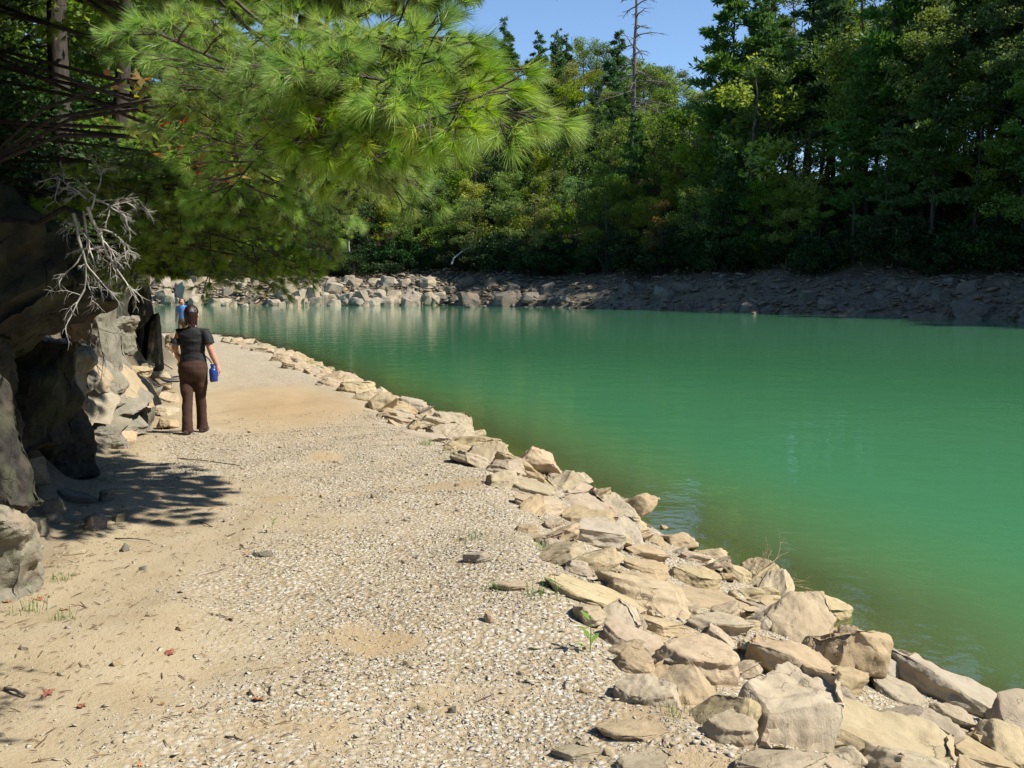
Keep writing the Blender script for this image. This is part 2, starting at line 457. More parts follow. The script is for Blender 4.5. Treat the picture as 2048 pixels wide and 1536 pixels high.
hw = m.math('ADD', m.math('MULTIPLY', r1, 0.35), m.math('MULTIPLY', r2, 1.0))
nrm = m.bump(hw, 0.42, 0.028)
glo = m.new("ShaderNodeBsdfGlossy", {"Color": (1, 1, 1), "Roughness": 0.012, "Normal": nrm})
fr = m.new("ShaderNodeFresnel", {"IOR": 1.33, "Normal": nrm})
wat = m.new("ShaderNodeMixShader", {0: fr.outputs[0], 1: body.outputs[0], 2: glo.outputs[0]})
m.link(wat.outputs[0], m.out.inputs[0])
M['water'] = m.m
water = link("water", np_mesh("water", np.stack([wx, wy, np.zeros_like(wx)], 1), wf[keep], M['water'], True, {"depth": np.clip(-wz, 0, 4)}))
tag(water, "still green lake water between the path and the wooded shore", kind="structure")

# ------------------------------------------------------------------ shape builders
def rotmat_to(d):
    return Vector(d).to_track_quat('Z', 'Y').to_matrix()

def tube_np(pts, rads, n=6):
    """tapered tube along points -> verts, quads"""
    pts = np.asarray(pts, float); k = len(pts)
    tang = np.gradient(pts, axis=0)
    tang /= np.maximum(1e-9, np.linalg.norm(tang, axis=1))[:, None]
    ref = np.where(np.abs(tang[:, 2:3]) > 0.9, np.array([[1.0, 0, 0]]), np.array([[0, 0, 1.0]]))
    u = np.cross(tang, ref); u /= np.maximum(1e-9, np.linalg.norm(u, axis=1))[:, None]
    v = np.cross(tang, u)
    a = np.arange(n) * 2 * math.pi / n
    ring = pts[:, None, :] + np.asarray(rads, float)[:, None, None] * (np.cos(a)[None, :, None] * u[:, None, :] + np.sin(a)[None, :, None] * v[:, None, :])
    i, j = np.meshgrid(np.arange(k - 1), np.arange(n), indexing='ij')
    jj = (j + 1) % n
    f = np.stack([i * n + j, i * n + jj, (i + 1) * n + jj, (i + 1) * n + j], -1).reshape(-1, 4)
    return ring.reshape(-1, 3), f

class MB:
    """collects pieces into one mesh"""
    def __init__(s): s.v = []; s.f = []; s.n = 0; s.t = []
    def add(s, v, f, tint=0.5):
        v = np.asarray(v, float)
        s.v.append(v); s.f.append(np.asarray(f) + s.n); s.n += len(v)
        s.t.append(np.full(len(v), tint) if np.isscalar(tint) else np.asarray(tint))
    def tube(s, pts, rads, n=6): s.add(*tube_np(pts, rads, n))
    def mesh(s, name, mat, smooth=True):
        V = np.concatenate(s.v)
        by = {}
        for f in s.f: by.setdefault(f.shape[1], []).append(f)
        return np_mesh(name, V, [np.concatenate(x) for x in by.values()], mat, smooth, {"tint": np.concatenate(s.t)})

def leaves_np(rng, centers, size, up=0.35, aspect=0.6, normal_dir=None):
    """folded rhombic leaves, one per centre"""
    n = len(centers)
    d = rng.normal(size=(n, 3)); d[:, 2] *= 0.6
    d /= np.linalg.norm(d, axis=1)[:, None]
    nn = rng.normal(size=(n, 3)); nn[:, 2] = np.abs(nn[:, 2]) + up
    s = np.cross(d, nn); s /= np.maximum(1e-6, np.linalg.norm(s, axis=1))[:, None]
    L = size * rng.uniform(0.65, 1.3, n)[:, None]
    b = centers - d * L * 0.5; t = centers + d * L * 0.5
    mid = centers + np.cross(s, d) * L * 0.08
    l = mid + s * L * aspect * 0.5; r = mid - s * L * aspect * 0.5
    V = np.stack([b, l, t, r], 1).reshape(-1, 3)
    F = np.arange(n * 4).reshape(-1, 4)
    return V, F

def blob_points(rng, c, r, n):
    d = rng.normal(size=(n, 3)); d /= np.linalg.norm(d, axis=1)[:, None]
    return np.asarray(c) + d * (np.asarray(r) * (rng.uniform(0.25, 1.0, n) ** 0.5)[:, None])

# rocks ------------------------------------------------------------
def rock_mesh(name, seed, mat, flat=0.5, sides=6, detail=2, rough=0.03, rounding=0.05, taper=0.85, noise_scale=1.6, cuts=3):
    """angular stone about 1 across (x,y in -0.5..0.5, z in -flat/2..flat/2)"""
    r = random.Random(seed)
    bm = bmesh.new()
    n = sides
    a0 = r.uniform(0, 6.28)
    for lv, zz in ((0, -0.5), (1, 0.5)):
        for i in range(n):
            a = a0 + (i + r.uniform(-0.3, 0.3)) * 2 * math.pi / n
            k = r.uniform(0.38, 0.54) * (1 if lv == 0 else r.uniform(taper - 0.18, min(1.05, taper + 0.1)))
            bm.verts.new((math.cos(a) * k * 1.02, math.sin(a) * k, (zz + r.uniform(-0.16, 0.16)) * flat))
    tx, ty = r.uniform(-0.25, 0.25), r.uniform(-0.25, 0.25)
    for v in bm.verts:
        if v.co.z > 0: v.co.z += (tx * v.co.x + ty * v.co.y) * flat * 1.4
    res = bmesh.ops.convex_hull(bm, input=bm.verts[:])
    bmesh.ops.delete(bm, geom=list({e for e in res['geom_interior'] + res['geom_unused'] if isinstance(e, bmesh.types.BMVert)}), context='VERTS')
    for c in range(cuts):
        a, e = r.uniform(0, 6.28), r.uniform(-.25, .75)
        nv = Vector((math.cos(a) * math.cos(e), math.sin(a) * math.cos(e), math.sin(e)))
        ext = max(nv.dot(v.co) for v in bm.verts)
        bmesh.ops.bisect_plane(bm, geom=bm.verts[:] + bm.edges[:] + bm.faces[:], plane_co=nv * ext * r.uniform(.62, .86), plane_no=nv, clear_outer=True)
        for f in bm.faces[:]: bm.faces.remove(f)
        for e_ in bm.edges[:]: bm.edges.remove(e_)
        res = bmesh.ops.convex_hull(bm, input=bm.verts[:])
        bmesh.ops.delete(bm, geom=list({e for e in res['geom_interior'] + res['geom_unused'] if isinstance(e, bmesh.types.BMVert)}), context='VERTS')
    bmesh.ops.dissolve_limit(bm, angle_limit=rad(9), verts=bm.verts[:], edges=bm.edges[:])
    bmesh.ops.bevel(bm, geom=bm.edges[:], offset=rounding * min(1, flat * 1.6), segments=2, profile=0.6, affect='EDGES', clamp_overlap=True)
    bmesh.ops.triangulate(bm, faces=bm.faces[:])
    tgt = 0.42 / (2 ** detail)
    for it in range(4):
        es = [e for e in bm.edges if e.calc_length() > tgt * 1.5]
        if not es: break
        bmesh.ops.subdivide_edges(bm, edges=es, cuts=1, use_grid_fill=False)
        bmesh.ops.triangulate(bm, faces=bm.faces[:])
    bm.normal_update()
    off = Vector((seed * 3.17 % 50, seed * 7.31 % 50, seed * 1.7 % 50))
    disp = []
    for v in bm.verts:
        q = v.co * noise_scale + off
        d = noise.fractal(q, 0.9, 2.1, 4) * rough * 1.3
        lay = noise.noise(Vector((q.x * 0.6, q.y * 0.6, v.co.z / max(flat, 0.2) * 5.0 + off.z)))
        d += lay * rough * 0.55 * (1 - abs(v.normal.z))
        rid = noise.noise(q * 3.3)
        if detail > 2: d += (abs(noise.noise(q * 5.1)) - .25) * rough * .35 + noise.noise(q * 11.0) * rough * .12
        d -= max(0, 0.08 - abs(rid)) * rough * 2.0
        disp.append(d)
    for v, d in zip(bm.verts, disp): v.co += v.normal * d
    me = bm_mesh(name, bm, mat, True, rad(32))
    return me

def tri_count(me): return sum(len(p.vertices) - 2 for p in me.polygons)

ROCKS = [rock_mesh("rock_shape", 100 + i, M['rock'], flat=f, sides=sd, detail=4, rough=0.055, rounding=rd * .5, taper=tp)
         for i, (f, sd, rd, tp) in enumerate([(0.24, 6, .03, .95), (0.20, 5, .025, .95), (0.32, 7, .04, .85), (0.42, 6, .04, .9), (0.50, 5, .05, .8), (0.66, 6, .05, .75),
                                              (0.22, 7, .02, .95), (0.42, 5, .03, .75), (0.30, 5, .03, .85), (0.42, 7, .10, .8), (0.55, 7, .12, .75), (0.24, 6, .03, .95)])]
SLAB, BLOCK, ROUND = [0, 1, 6, 8, 11, 2], [3, 4, 5, 7], [9, 10, 3]
ROCKS_G = []
for me in ROCKS:
    g = me.copy(); g.materials[0] = M['rock_grey']; ROCKS_G.append(g)
ROCKS_D = []
for me in ROCKS:
    g = me.copy(); g.materials[0] = M['cliff']; ROCKS_D.append(g)
SMALL = [rock_mesh("stone_shape", 300 + i, M['rock'], flat=random.Random(i).uniform(0.3, 0.7), sides=5 + i % 3, detail=1, rough=0.03, rounding=.04) for i in range(6)]
SMALL_D = []
for me in SMALL:
    g = me.copy(); g.materials[0] = M['cliff']; SMALL_D.append(g)
FAR = [rock_mesh("far_rock_shape", 400 + i, M['far_rock'], flat=random.Random(i).uniform(0.4, 0.7), sides=5 + i % 3, detail=2, rough=0.07, rounding=.04) for i in range(8)]
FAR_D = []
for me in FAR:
    g = me.copy(); g.materials[0] = M['far_rock_shade']; FAR_D.append(g)

# ------------------------------------------------------------------ stones along the near shore
rs = random.Random(7)
placed = []          # (x, y, radius)
def put_rock(mesh, p, size, yaw, tilt=(0, 0), name="shore_rock", sink=0.12, label=None, cat="rock", group=None):
    """size = (length, width, height) in metres of the stone, p = point on the ground under its middle"""
    co = [v.co for v in mesh.vertices]
    if "zmin" not in mesh:
        zs = [c.z for c in co]; mesh["zmin"], mesh["zmax"] = min(zs), max(zs)
    hz = mesh["zmax"] - mesh["zmin"]
    sz = size[2] / hz
    z = p[2] - mesh["zmin"] * sz - sink * size[2]
    o = link(name, mesh, None, (p[0], p[1], z), (tilt[0], tilt[1], yaw), (size[0], size[1], sz))
    tag(o, label, cat, group, 'thing')
    placed.append((p[0], p[1], 0.5 * max(size[0], size[1])))
    return o

def bank_tilt(x, y):
    e = 0.25
    gxx = (hgt(x + e, y) - hgt(x - e, y)) / (2 * e); gyy = (hgt(x, y + e) - hgt(x, y - e)) / (2 * e)
    return math.atan(gyy), -math.atan(gxx)

# px centre, px width, height m, depth ratio, yaw deg, extra tilt (x,y) deg, shape index, grey?, label
BIG = [
 (1765, 1462, 300, .24, .80, -35, (4, 2), 0, 0, "largest flat tan slab, bottom right by the water"),
 (1578, 1400, 250, .36, .75, 20, (10, -8), 0, 0, "thick tan block with a rough dark left face beside the largest slab"),
 (1592, 1300, 215, .30, .70, 8, (6, 3), 11, 0, "square tan block with an undercut notch above the thick block"),
 (1400, 1305, 190, .27, .70, -10, (3, 0), 9, 0, "rough rounded brown boulder above the tilted slab on gravel"),
 (1290, 1372, 135, .16, .95, 40, (8, -12), 1, 0, "lone angular tan slab tilted up on the white gravel"),
 (1345, 1322, 68, .13, .80, 15, (0, 0), 4, 1, "small olive stone leaning on the rough rounded boulder"),
 (1430, 1238, 160, .17, .60, -8, (2, 0), 8, 0, "wide tan stone just below the cracked slab"),
 (1310, 1238, 125, .12, .75, 12, (3, 2), 6, 0, "flat thin stone left of the wide tan stone, edge on gravel"),
 (1400, 1190, 270, .15, .50, 4, (0, 2), 0, 0, "long cracked slab lying level halfway down the bank"),
 (1392, 1146, 108, .22, .80, -15, (6, 4), 10, 0, "pitted brown block standing on the long cracked slab"),
 (1190, 1180, 215, .12, .60, -6, (2, 3), 11, 0, "broad flat slab at the gravel edge with grass beside it"),
 (1258, 1150, 85, .17, .80, 25, (0, 5), 4, 0, "squarish stone sitting at the right end of the broad flat slab"),
 (1190, 1052, 140, .28, .75, 18, (10, -8), 3, 1, "grey angular block with a pointed top and shaded left face"),
 (1288, 1098, 110, .15, .70, -4, (0, 2), 8, 0, "flat topped tan block right of the pointed grey block"),
 (1290, 1128, 110, .15, .70, 10, (4, 0), 2, 0, "pale sloping stone under the flat topped block"),
 (1152, 1126, 60, .15, .80, 35, (0, 10), 4, 1, "small grey lump below the pointed grey block"),
 (1108, 1085, 74, .12, .80, -30, (12, 6), 7, 1, "light grey stone left of the pointed grey block"),
 (952, 1108, 64, .10, .60, -20, (0, -8), 3, 1, "lone grey wedge stone on gravel above the plant"),
 (1062, 974, 120, .20, .60, -12, (2, 0), 9, 1, "grey stone with dark lichen at the gravel edge"),
 (1075, 1000, 115, .18, .60, 10, (8, 0), 2, 0, "smooth tan stone in front of the lichen covered grey stone"),
 (1155, 968, 140, .22, .60, 6, (0, 4), 0, 0, "wide tan slab jutting over the water by the lichen stone"),
 (1008, 922, 95, .28, .80, -25, (-12, -10), 7, 0, "sloping tan block with a dark hollow on its left"),
 (1066, 918, 78, .20, .60, 8, (0, 2), 8, 0, "tan slab end above the water behind the sloping block"),
 (938, 868, 112, .22, .55, -6, (0, 3), 11, 0, "long flat pale slab over the water, midway along the bank"),
 (912, 830, 66, .26, .75, 15, (0, 0), 10, 0, "domed tan stone at the water just beyond the long pale slab"),
 (822, 805, 70, .40, .45, -8, (-8, 0), 5, 1, "upright pale grey slab standing along the waterline"),
 (716, 770, 78, .36, .80, 20, (0, 0), 10, 0, "rounded tan boulder where the path bends by the water"),
 (772, 792, 66, .26, .80, -18, (4, 0), 3, 0, "tan block between the rounded boulder and the upright pale slab"),
 (1694, 1278, 56, .34, .45, -15, (0, -6), 5, 0, "upright pointed wedge at the water's edge"),
 (1830, 1465, 130, .20, .40, -50, (-22, 0), 3, 0, "long narrow brown stone edge on across the largest slab"),
 (1465, 1446, 125, .15, .75, -12, (3, -3), 9, 0, "flat stone with rounded corners left of the thick block"),
 (1262, 1452, 145, .06, .60, -10, (0, 0), 11, 0, "brownish slab half buried in gravel below the lone tilted slab"),
 (1550, 1515, 230, .14, .70, 6, (2, -4), 6, 0, "broad tan slab at the bottom edge below the thick block"),
 (1150, 1498, 120, .05, .60, -14, (0, 0), 6, 1, "pale grey slab half buried in gravel at the bottom edge"),
 (1290, 1518, 130, .06, .60, 5, (0, 0), 0, 1, "flat pale stone at the bottom edge left of the broad slab"),
 (1268, 1042, 62, .24, .40, -60, (18, 20), 7, 0, "brown sliver stone leaning right of the pointed grey block"),
 (1385, 1108, 80, .14, .60, 4, (0, 4), 8, 0, "flat tan stone near the water above the pitted block"),
 (1572, 1225, 140, .20, .70, -14, (4, 8), 2, 0, "sloping slab by the dry twigs at the water's edge"),
 (1475, 1140, 70, .20, .60, -30, (0, 8), 7, 0, "ridged tan stone at the waterline right of the pitted block"),
 (1800, 1380, 150, .10, .55, -38, (6, 6), 1, 0, "thin layered slab between the pointed wedge and the water"),
 (1940, 1490, 210, .12, .60, -30, (4, 4), 6, 0, "low tan slab in the bottom right corner"),
 (1690, 1350, 130, .22, .70, 30, (4, 4), 8, 0, "tan slab between the square block and the pointed wedge"),
 (1900, 1420, 110, .12, .55, -45, (4, 8), 8, 1, "grey stone partly in the water, right side"),
 (1030, 1165, 90, .07, .55, 10, (0, 0), 11, 1, "low grey slab in gravel left of the broad flat slab"),
 (810, 838, 120, .16, .45, -12, (0, 0), 6, 0, "long thin tan slab on the path side of the upright slab"),
 (850, 868, 110, .12, .55, -6, (0, 0), 0, 1, "grey flat slab at the gravel edge midway along the bank"),
 (560, 712, 44, .38, .6, 20, (0, 0), 4, 0, "square orange tan block with a dark face near the far bend"),
 (592, 728, 66, .30, .6, -12, (0, 0), 2, 0, "tan boulder right of the square orange block"),
 (516, 695, 40, .30, .6, 8, (0, 0), 8, 0, "low tan rock at the far end of the stone edging"),
]
for (px, py, w, h, dr, yaw, tl, si, gr, lab) in BIG:
    p = hit(px, py, h * 0.4)
    L = w / FPX * p.y
    bt = bank_tilt(p.x, p.y)
    me = (ROCKS_D if ('sliver' in lab or 'narrow' in lab) else (ROCKS_G if gr else ROCKS))[si]
    put_rock(me, (p.x, p.y, hgt(p.x, p.y)), (L * 1.12, L * dr * 1.35, h * (.8 if h > .3 else .68)), rad(yaw), (bt[0] * 0.7 + rad(tl[0]), bt[1] * 0.7 + rad(tl[1])), "shore_rock", 0.2, lab, "rock", "large stones of the bank")

# fill between: individual stones along the bank, named after the nearest big stone
def zone(y): return "nearest" if y < 6.5 else ("near" if y < 9.5 else ("middle" if y < 15 else "far"))
SHORTN = [(q[9].split(" with ")[0].split(" beside ")[0].split(" by ")[0].split(",")[0].split(" lying")[0].split(" above")[0].split(" tilted up")[0]) for q in BIG]
BIGXY = [(p[0], p[1]) for p in placed]
fill_seen = {}
def fill_stones(n, lmin, lmax, overlap, tpow, ylo=3.4, yhi=44):
    cnt = tries = 0
    while cnt < n and tries < n * 40:
        tries += 1
        y = ylo * (yhi / ylo) ** rs.random()
        t = rs.random() ** tpow
        xp, xw = float(x_p(y)), float(x_w(y))
        x = xp + 0.05 + (xw + 0.12 - xp) * t
        L = (lmin + (lmax - lmin) * rs.random() ** 1.4) * (1 + 0.012 * y) * (0.7 + 0.4 * t) * (1 if t < .8 else .62)
        if any((x - q[0]) ** 2 + (y - q[1]) ** 2 < (overlap * (q[2] + L * 0.5)) ** 2 for q in placed): continue
        if abs(x / y) > 0.75: continue
        k = rs.random()
        si = rs.choice(SLAB if k < .68 else (BLOCK if k < .9 else ROUND))
        gr = rs.random() < 0.08
        h = L * (rs.uniform(0.2, 0.34) if k < .68 else rs.uniform(.32, .46))
        bt = bank_tilt(x, y)
        i = min(range(len(BIGXY)), key=lambda i: (BIGXY[i][0] - x) ** 2 + (BIGXY[i][1] - y) ** 2)
        dx, dy = (x / y - BIGXY[i][0] / BIGXY[i][1]) * 10, y - BIGXY[i][1]
        rel = ("right of" if dx > 0 else "left of") if abs(dx) > abs(dy) * .35 else ("behind" if dy > 0 else "in front of")
        nmb = SHORTN[i]
        nmb = " ".join(nmb.split()[:9])
        lab = f"{'small' if L < .34 else 'medium'} {'grey' if gr else 'tan'} {'slab' if k < .68 else 'stone'} {rel} the {nmb}"
        put_rock((ROCKS_G if gr else ROCKS)[si], (x, y, hgt(x, y)), (L, L * rs.uniform(.6, .95), h), rs.uniform(0, 6.28), (bt[0] + rad(rs.gauss(0, 10)), bt[1] + rad(rs.gauss(0, 10))), "bank_stone", 0.36,
                 lab, "stone", "stones filling the " + zone(y) + " part of the bank")
        cnt += 1
fill_stones(140, .5, .95, .5, .8, yhi=40)
fill_stones(160, .2, .42, .44, .75, yhi=24)

# loose stones lying on the path
LOOSE = [(250, 1102, 32, .05, "dark wedge shaped stone casting a shadow on the left of the path"), (527, 1112, 50, .035, "long dark flat stone lying on the path"),
         (286, 1140, 18, .03, "small dark pitted stone on the dirt, lower left"), (745, 996, 16, .04, "dark reddish stone alone on the gravel"),
         (978, 1242, 36, .05, "pale tan stone on dirt left of the green plant"), (915, 972, 15, .035, "small brown stone at the gravel edge near the bank"),
         (905, 1425, 22, .03, "small dark stone on the gravel"), (150, 1108, 55, .03, "flat tan stone beside the grass at the left rock")]
for px, py, w, h, lab in LOOSE:
    p = hit(px, py); L = w / FPX * p.y
    put_rock((SMALL_D if 'dark' in lab else SMALL)[rs.randrange(6)], p, (L, L * .6, h), rs.uniform(0, 6), (0, 0), "loose_stone", 0.1, lab, "stone", "loose stones on the path")
for i in range(70):
    y = 3.1 * (14 / 3.1) ** rs.random(); x = float(x_l(y)) + (float(x_p(y)) - float(x_l(y))) * rs.random()
    L = rs.uniform(.03, .065) * (1 + y * .04)
    put_rock(SMALL[rs.randrange(6)], (x, y, hgt(x, y)), (L, L * rs.uniform(.5, .9), L * rs.uniform(.25, .5)), rs.uniform(0, 6), (0, 0), "pebble", 0.15, "small loose pebble lying on the pale path", "pebble", "pebbles scattered on the path")

# gravel (uncountable)
rng = np.random.default_rng(5)
def pebble_template(seed):
    r = random.Random(seed); bm = bmesh.new()
    for i in range(7):
        a, b = r.uniform(0, 6.28), r.uniform(-1, 1); c = math.sqrt(1 - b * b)
        bm.verts.new((c * math.cos(a), c * math.sin(a) * .75, b * .36))
    res = bmesh.ops.convex_hull(bm, input=bm.verts[:])
    bmesh.ops.delete(bm, geom=list({e for e in res['geom_interior'] + res['geom_unused'] if isinstance(e, bmesh.types.BMVert)}), context='VERTS')
    bmesh.ops.triangulate(bm, faces=bm.faces[:])
    bm.verts.index_update()
    V = np.array([v.co[:] for v in bm.verts]); Fc = np.array([[v.index for v in f.verts] for f in bm.faces]); bm.free()
    return V, Fc
TPL = [pebble_template(i) for i in range(8)]
def scatter_pebbles(X, Y, S, Z, colr):
    Vs, Fs, Cs, n = [], [], [], 0
    ti = rng.integers(0, 8, len(X))
    for k in range(8):
        idx = np.where(ti == k)[0]; V, Fc = TPL[k]
        a = rng.uniform(0, 6.28, len(idx)); ca, sa = np.cos(a), np.sin(a)
        st = rng.uniform(0.7, 1.3, (len(idx), 1)); fl = rng.uniform(0.45, 1.0, (len(idx), 1))
        vx = V[None, :, 0] * st; vy = V[None, :, 1]; vz = V[None, :, 2] * fl
        tx = rng.normal(0, .25, (len(idx), 1))
        vz = vz + vx * tx
        P = np.stack([(vx * ca[:, None] - vy * sa[:, None]) * S[idx, None] + X[idx, None], (vx * sa[:, None] + vy * ca[:, None]) * S[idx, None] + Y[idx, None], (vz + 0.18) * S[idx, None] + Z[idx, None]], -1)
        Vs.append(P.reshape(-1, 3)); Cs.append(np.repeat(colr[idx], len(V), 0))
        Fs.append((Fc[None] + (np.arange(len(idx)) * len(V))[:, None, None] + n).reshape(-1, 3)); n += len(idx) * len(V)
    return np.concatenate(Vs), np.concatenate(Fs), np.concatenate(Cs)
m = NT("gravel_stone")
ca = m.attr("pcol").outputs["Color"]
m.set(m.p, "Base Color", m.mix(m.rng(m.noise(m.coord(), 90, 3), 0.0, 0.35), ca, (0.30, 0.24, 0.16)))
m.set(m.p, "Roughness", 0.9); m.set(m.p, "Specular IOR Level", 0.2)
M['gravel'] = m.m
N = 290000
yy = 2.6 + (15.5 - 2.6) * rng.random(N) ** 1.7
xl_, xw_ = x_l(yy), x_w(yy)
xx = xl_ - 0.2 + (xw_ - xl_ + .1) * rng.random(N)
ok = np.abs(xx / yy) < 0.70
g_, b_, t_ = gravel_mask(xx, yy)
clus = smoothstep(-0.5, 0.5, fbm(xx * 2.3, yy * 2.3, 44, 3))
dens = (0.035 + 0.75 * g_ * (0.35 + 0.65 * clus)) * np.interp(yy, [2.6, 5, 9, 15], [1.0, .9, .75, .5])
dens = np.where(t_ > 1.0, 0.55, dens)
ok &= rng.random(N) < dens
xx, yy, g_ = xx[ok], yy[ok], g_[ok]
S = np.exp(rng.normal(np.log(0.0057), 0.48, len(xx))) * np.interp(yy, [2.6, 8, 15], [1.0, 1.25, 1.7])
S = np.clip(S, .003, .03)
pal = np.array([(.54, .49, .40), (.60, .56, .47), (.49, .42, .31), (.51, .43, .29), (.46, .40, .30), (.41, .365, .295), (.55, .48, .36), (.47, .385, .25)]) * .95
pc = pal[rng.choice(8, len(xx), p=[.2, .12, .17, .15, .1, .05, .13, .08])] * rng.uniform(.85, 1.12, (len(xx), 1))
V, Fc, C = scatter_pebbles(xx, yy, S, terrain(xx, yy), pc)
gravel = link("gravel", np_mesh("gravel", V, Fc, M['gravel'], False, None, {"pcol": C}))
tag(gravel, "white and tan gravel strewn over the path", "gravel", kind="stuff")
print("gravel", len(xx), "tris", len(Fc))

# ------------------------------------------------------------------ rocks of the left cliff
def big_boulder(name, center, dims, rot, seed, mat, label, flat=0.9, sides=7, rough=0.085, rounding=.10, detail=4, group="boulders of the left cliff", cat="boulder", ns=1.9, cuts=3):
    me = rock_mesh(name, seed, mat, flat=flat, sides=sides, detail=detail, rough=rough, rounding=rounding, taper=.8, noise_scale=ns, cuts=cuts)
    zs = [v.co.z for v in me.vertices]; hz = max(zs) - min(zs)
    o = link(name, me, None, center, tuple(rad(a) for a in rot), (dims[0], dims[1], dims[2] / hz))
    return tag(o, label, cat, group, 'thing')
big_boulder("boulder", at_d(-22, 1100, 5.5), (.62, .7, .62), (0, 6, 20), 11, M['cliff'], "pale lichen covered rock at the left edge with grass at its foot", rounding=.1)
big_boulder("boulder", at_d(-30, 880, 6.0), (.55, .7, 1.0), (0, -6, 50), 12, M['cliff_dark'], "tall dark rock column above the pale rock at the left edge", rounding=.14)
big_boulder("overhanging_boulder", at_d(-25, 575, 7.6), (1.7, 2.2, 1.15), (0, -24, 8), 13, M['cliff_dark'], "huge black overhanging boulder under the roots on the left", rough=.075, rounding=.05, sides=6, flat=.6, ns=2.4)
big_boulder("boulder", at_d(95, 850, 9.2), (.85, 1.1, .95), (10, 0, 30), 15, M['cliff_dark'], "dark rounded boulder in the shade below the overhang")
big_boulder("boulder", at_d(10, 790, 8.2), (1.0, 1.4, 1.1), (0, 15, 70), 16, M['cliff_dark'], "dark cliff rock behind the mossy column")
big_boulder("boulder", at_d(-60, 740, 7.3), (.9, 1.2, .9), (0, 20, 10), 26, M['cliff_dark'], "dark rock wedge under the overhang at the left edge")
big_boulder("flat_boulder", hit(150, 1000), (.55, .32, .16), (0, 8, -18), 17, M['cliff'], "long flat shaded slab lying in the pine's shadow", rounding=.05, rough=.04, flat=.4, cat="rock")
for k, (px, py, w, lab) in enumerate([(100, 1035, 80, "round boulder in shade beside the flat shaded slab"), (190, 1055, 55, "small smooth stone at the rim of the pine's shadow"),
                                     (240, 1042, 36, "pale oval stone at the rim of the pine's shadow"), (75, 1065, 60, "grey stone at the corner of the left rock"), (60, 960, 90, "shaded block behind the round boulder"), (215, 1000, 40, "small shaded stone right of the flat slab")]):
    p = hit(px, py); L = w / FPX * p.y
    big_boulder("boulder", (p.x, p.y, p.z + L * .2), (L, L * .9, L * .65), (0, 0, k * 50), 40 + k, M['cliff'], lab, rounding=.15, rough=.04, detail=2, cat="rock")
big_boulder("boulder", at_d(190, 690, 12.6), (.95, 1.1, 1.0), (0, -6, 20), 18, M['cliff'], "big grey square boulder above the tilted slabs, roots hanging over it", rounding=.09, rough=.06)
big_boulder("boulder", at_d(232, 670, 13.0), (.55, .8, .55), (0, 12, 0), 19, M['cliff'], "rounded grey rock nose beside the dark stone pillar", rounding=.15)
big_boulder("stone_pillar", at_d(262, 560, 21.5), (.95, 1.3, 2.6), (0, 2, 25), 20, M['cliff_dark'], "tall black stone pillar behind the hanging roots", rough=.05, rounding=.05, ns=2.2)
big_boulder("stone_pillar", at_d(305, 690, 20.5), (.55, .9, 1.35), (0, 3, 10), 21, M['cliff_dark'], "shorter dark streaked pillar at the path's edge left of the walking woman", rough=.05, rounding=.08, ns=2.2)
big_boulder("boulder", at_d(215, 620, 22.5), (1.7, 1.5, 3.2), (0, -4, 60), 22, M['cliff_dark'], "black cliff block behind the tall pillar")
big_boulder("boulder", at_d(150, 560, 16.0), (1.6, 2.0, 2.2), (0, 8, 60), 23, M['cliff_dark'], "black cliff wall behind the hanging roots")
big_boulder("boulder", at_d(282, 815, 13.1), (.50, .75, .62), (0, 18, 25), 24, M['cliff'], "smooth rounded rock that catches the woman's shadow", rounding=.16, rough=.04)
big_boulder("boulder", at_d(120, 740, 10.8), (.8, 1.0, .8), (0, 15, 40), 25, M['cliff'], "shaded grey rock at the upper end of the tilted slabs")
big_boulder("boulder", at_d(348, 690, 28), (.7, .7, .8), (0, 0, 10), 27, M['rock'], "pale orange boulder behind the walking woman's left shoulder", rounding=.1)
big_boulder("boulder", at_d(215, 878, 11.2), (.52, .5, .26), (0, 10, -15), 28, M['cliff'], "low grey wedge rock at the foot of the tilted slabs", rounding=.07, flat=.5)
big_boulder("boulder", (-3.35, 4.3, 1.5), (1.1, 1.3, 1.6), (0, 8, 30), 31, M['cliff_dark'], "bank rock just beyond the left edge, beside the pale rock")
big_boulder("boulder", (-3.45, 3.0, 1.5), (1.1, 1.5, 1.5), (0, -6, 70), 32, M['cliff'], "bank rock beyond the left edge, nearest the viewer")
# tilted strata slabs
tn = ["grey", "tan", "rusty orange"]
SL = [(120, 770, 90, 1), (150, 752, 95, 0), (185, 742, 90, 1), (140, 805, 105, 0), (170, 790, 115, 1), (200, 780, 105, 0), (205, 850, 130, 2), (232, 828, 105, 0), (165, 845, 100, 1), (248, 790, 100, 0), (218, 755, 90, 0), (255, 852, 70, 1), (272, 770, 95, 1), (185, 825, 120, 0), (150, 870, 80, 0), (128, 835, 90, 1)]
pos_words = ["uppermost left", "upper", "upper right", "left middle", "middle", "right middle", "large lower", "lower right", "lowest left", "rightmost leaning", "top", "lowest right", "outer right", "central lower", "shaded bottom", "far left"]
for k, (px, py, w, c) in enumerate(SL):
    p = at_d(px, py, 10.8 + (px - 120) * .011 + (k % 3) * .1)
    L = w / FPX * p.y
    mt = [M['cliff'], M['rock_grey'], M['rock']][c]
    big_boulder("tilted_slab", p, (L * 1.35, L * 1.5, .085 + .03 * (k % 3)), (6 + rs.uniform(-8, 8), 42 + rs.uniform(-9, 9), -6 + rs.uniform(-12, 12)), 60 + k, mt, f"{pos_words[k]} {tn[c]} slab in the fan of tilted slabs left of the woman", flat=.2, sides=6, rounding=.05, rough=.05, detail=3, group="tilted slabs of the left outcrop", cat="slab", ns=2.4, cuts=1)
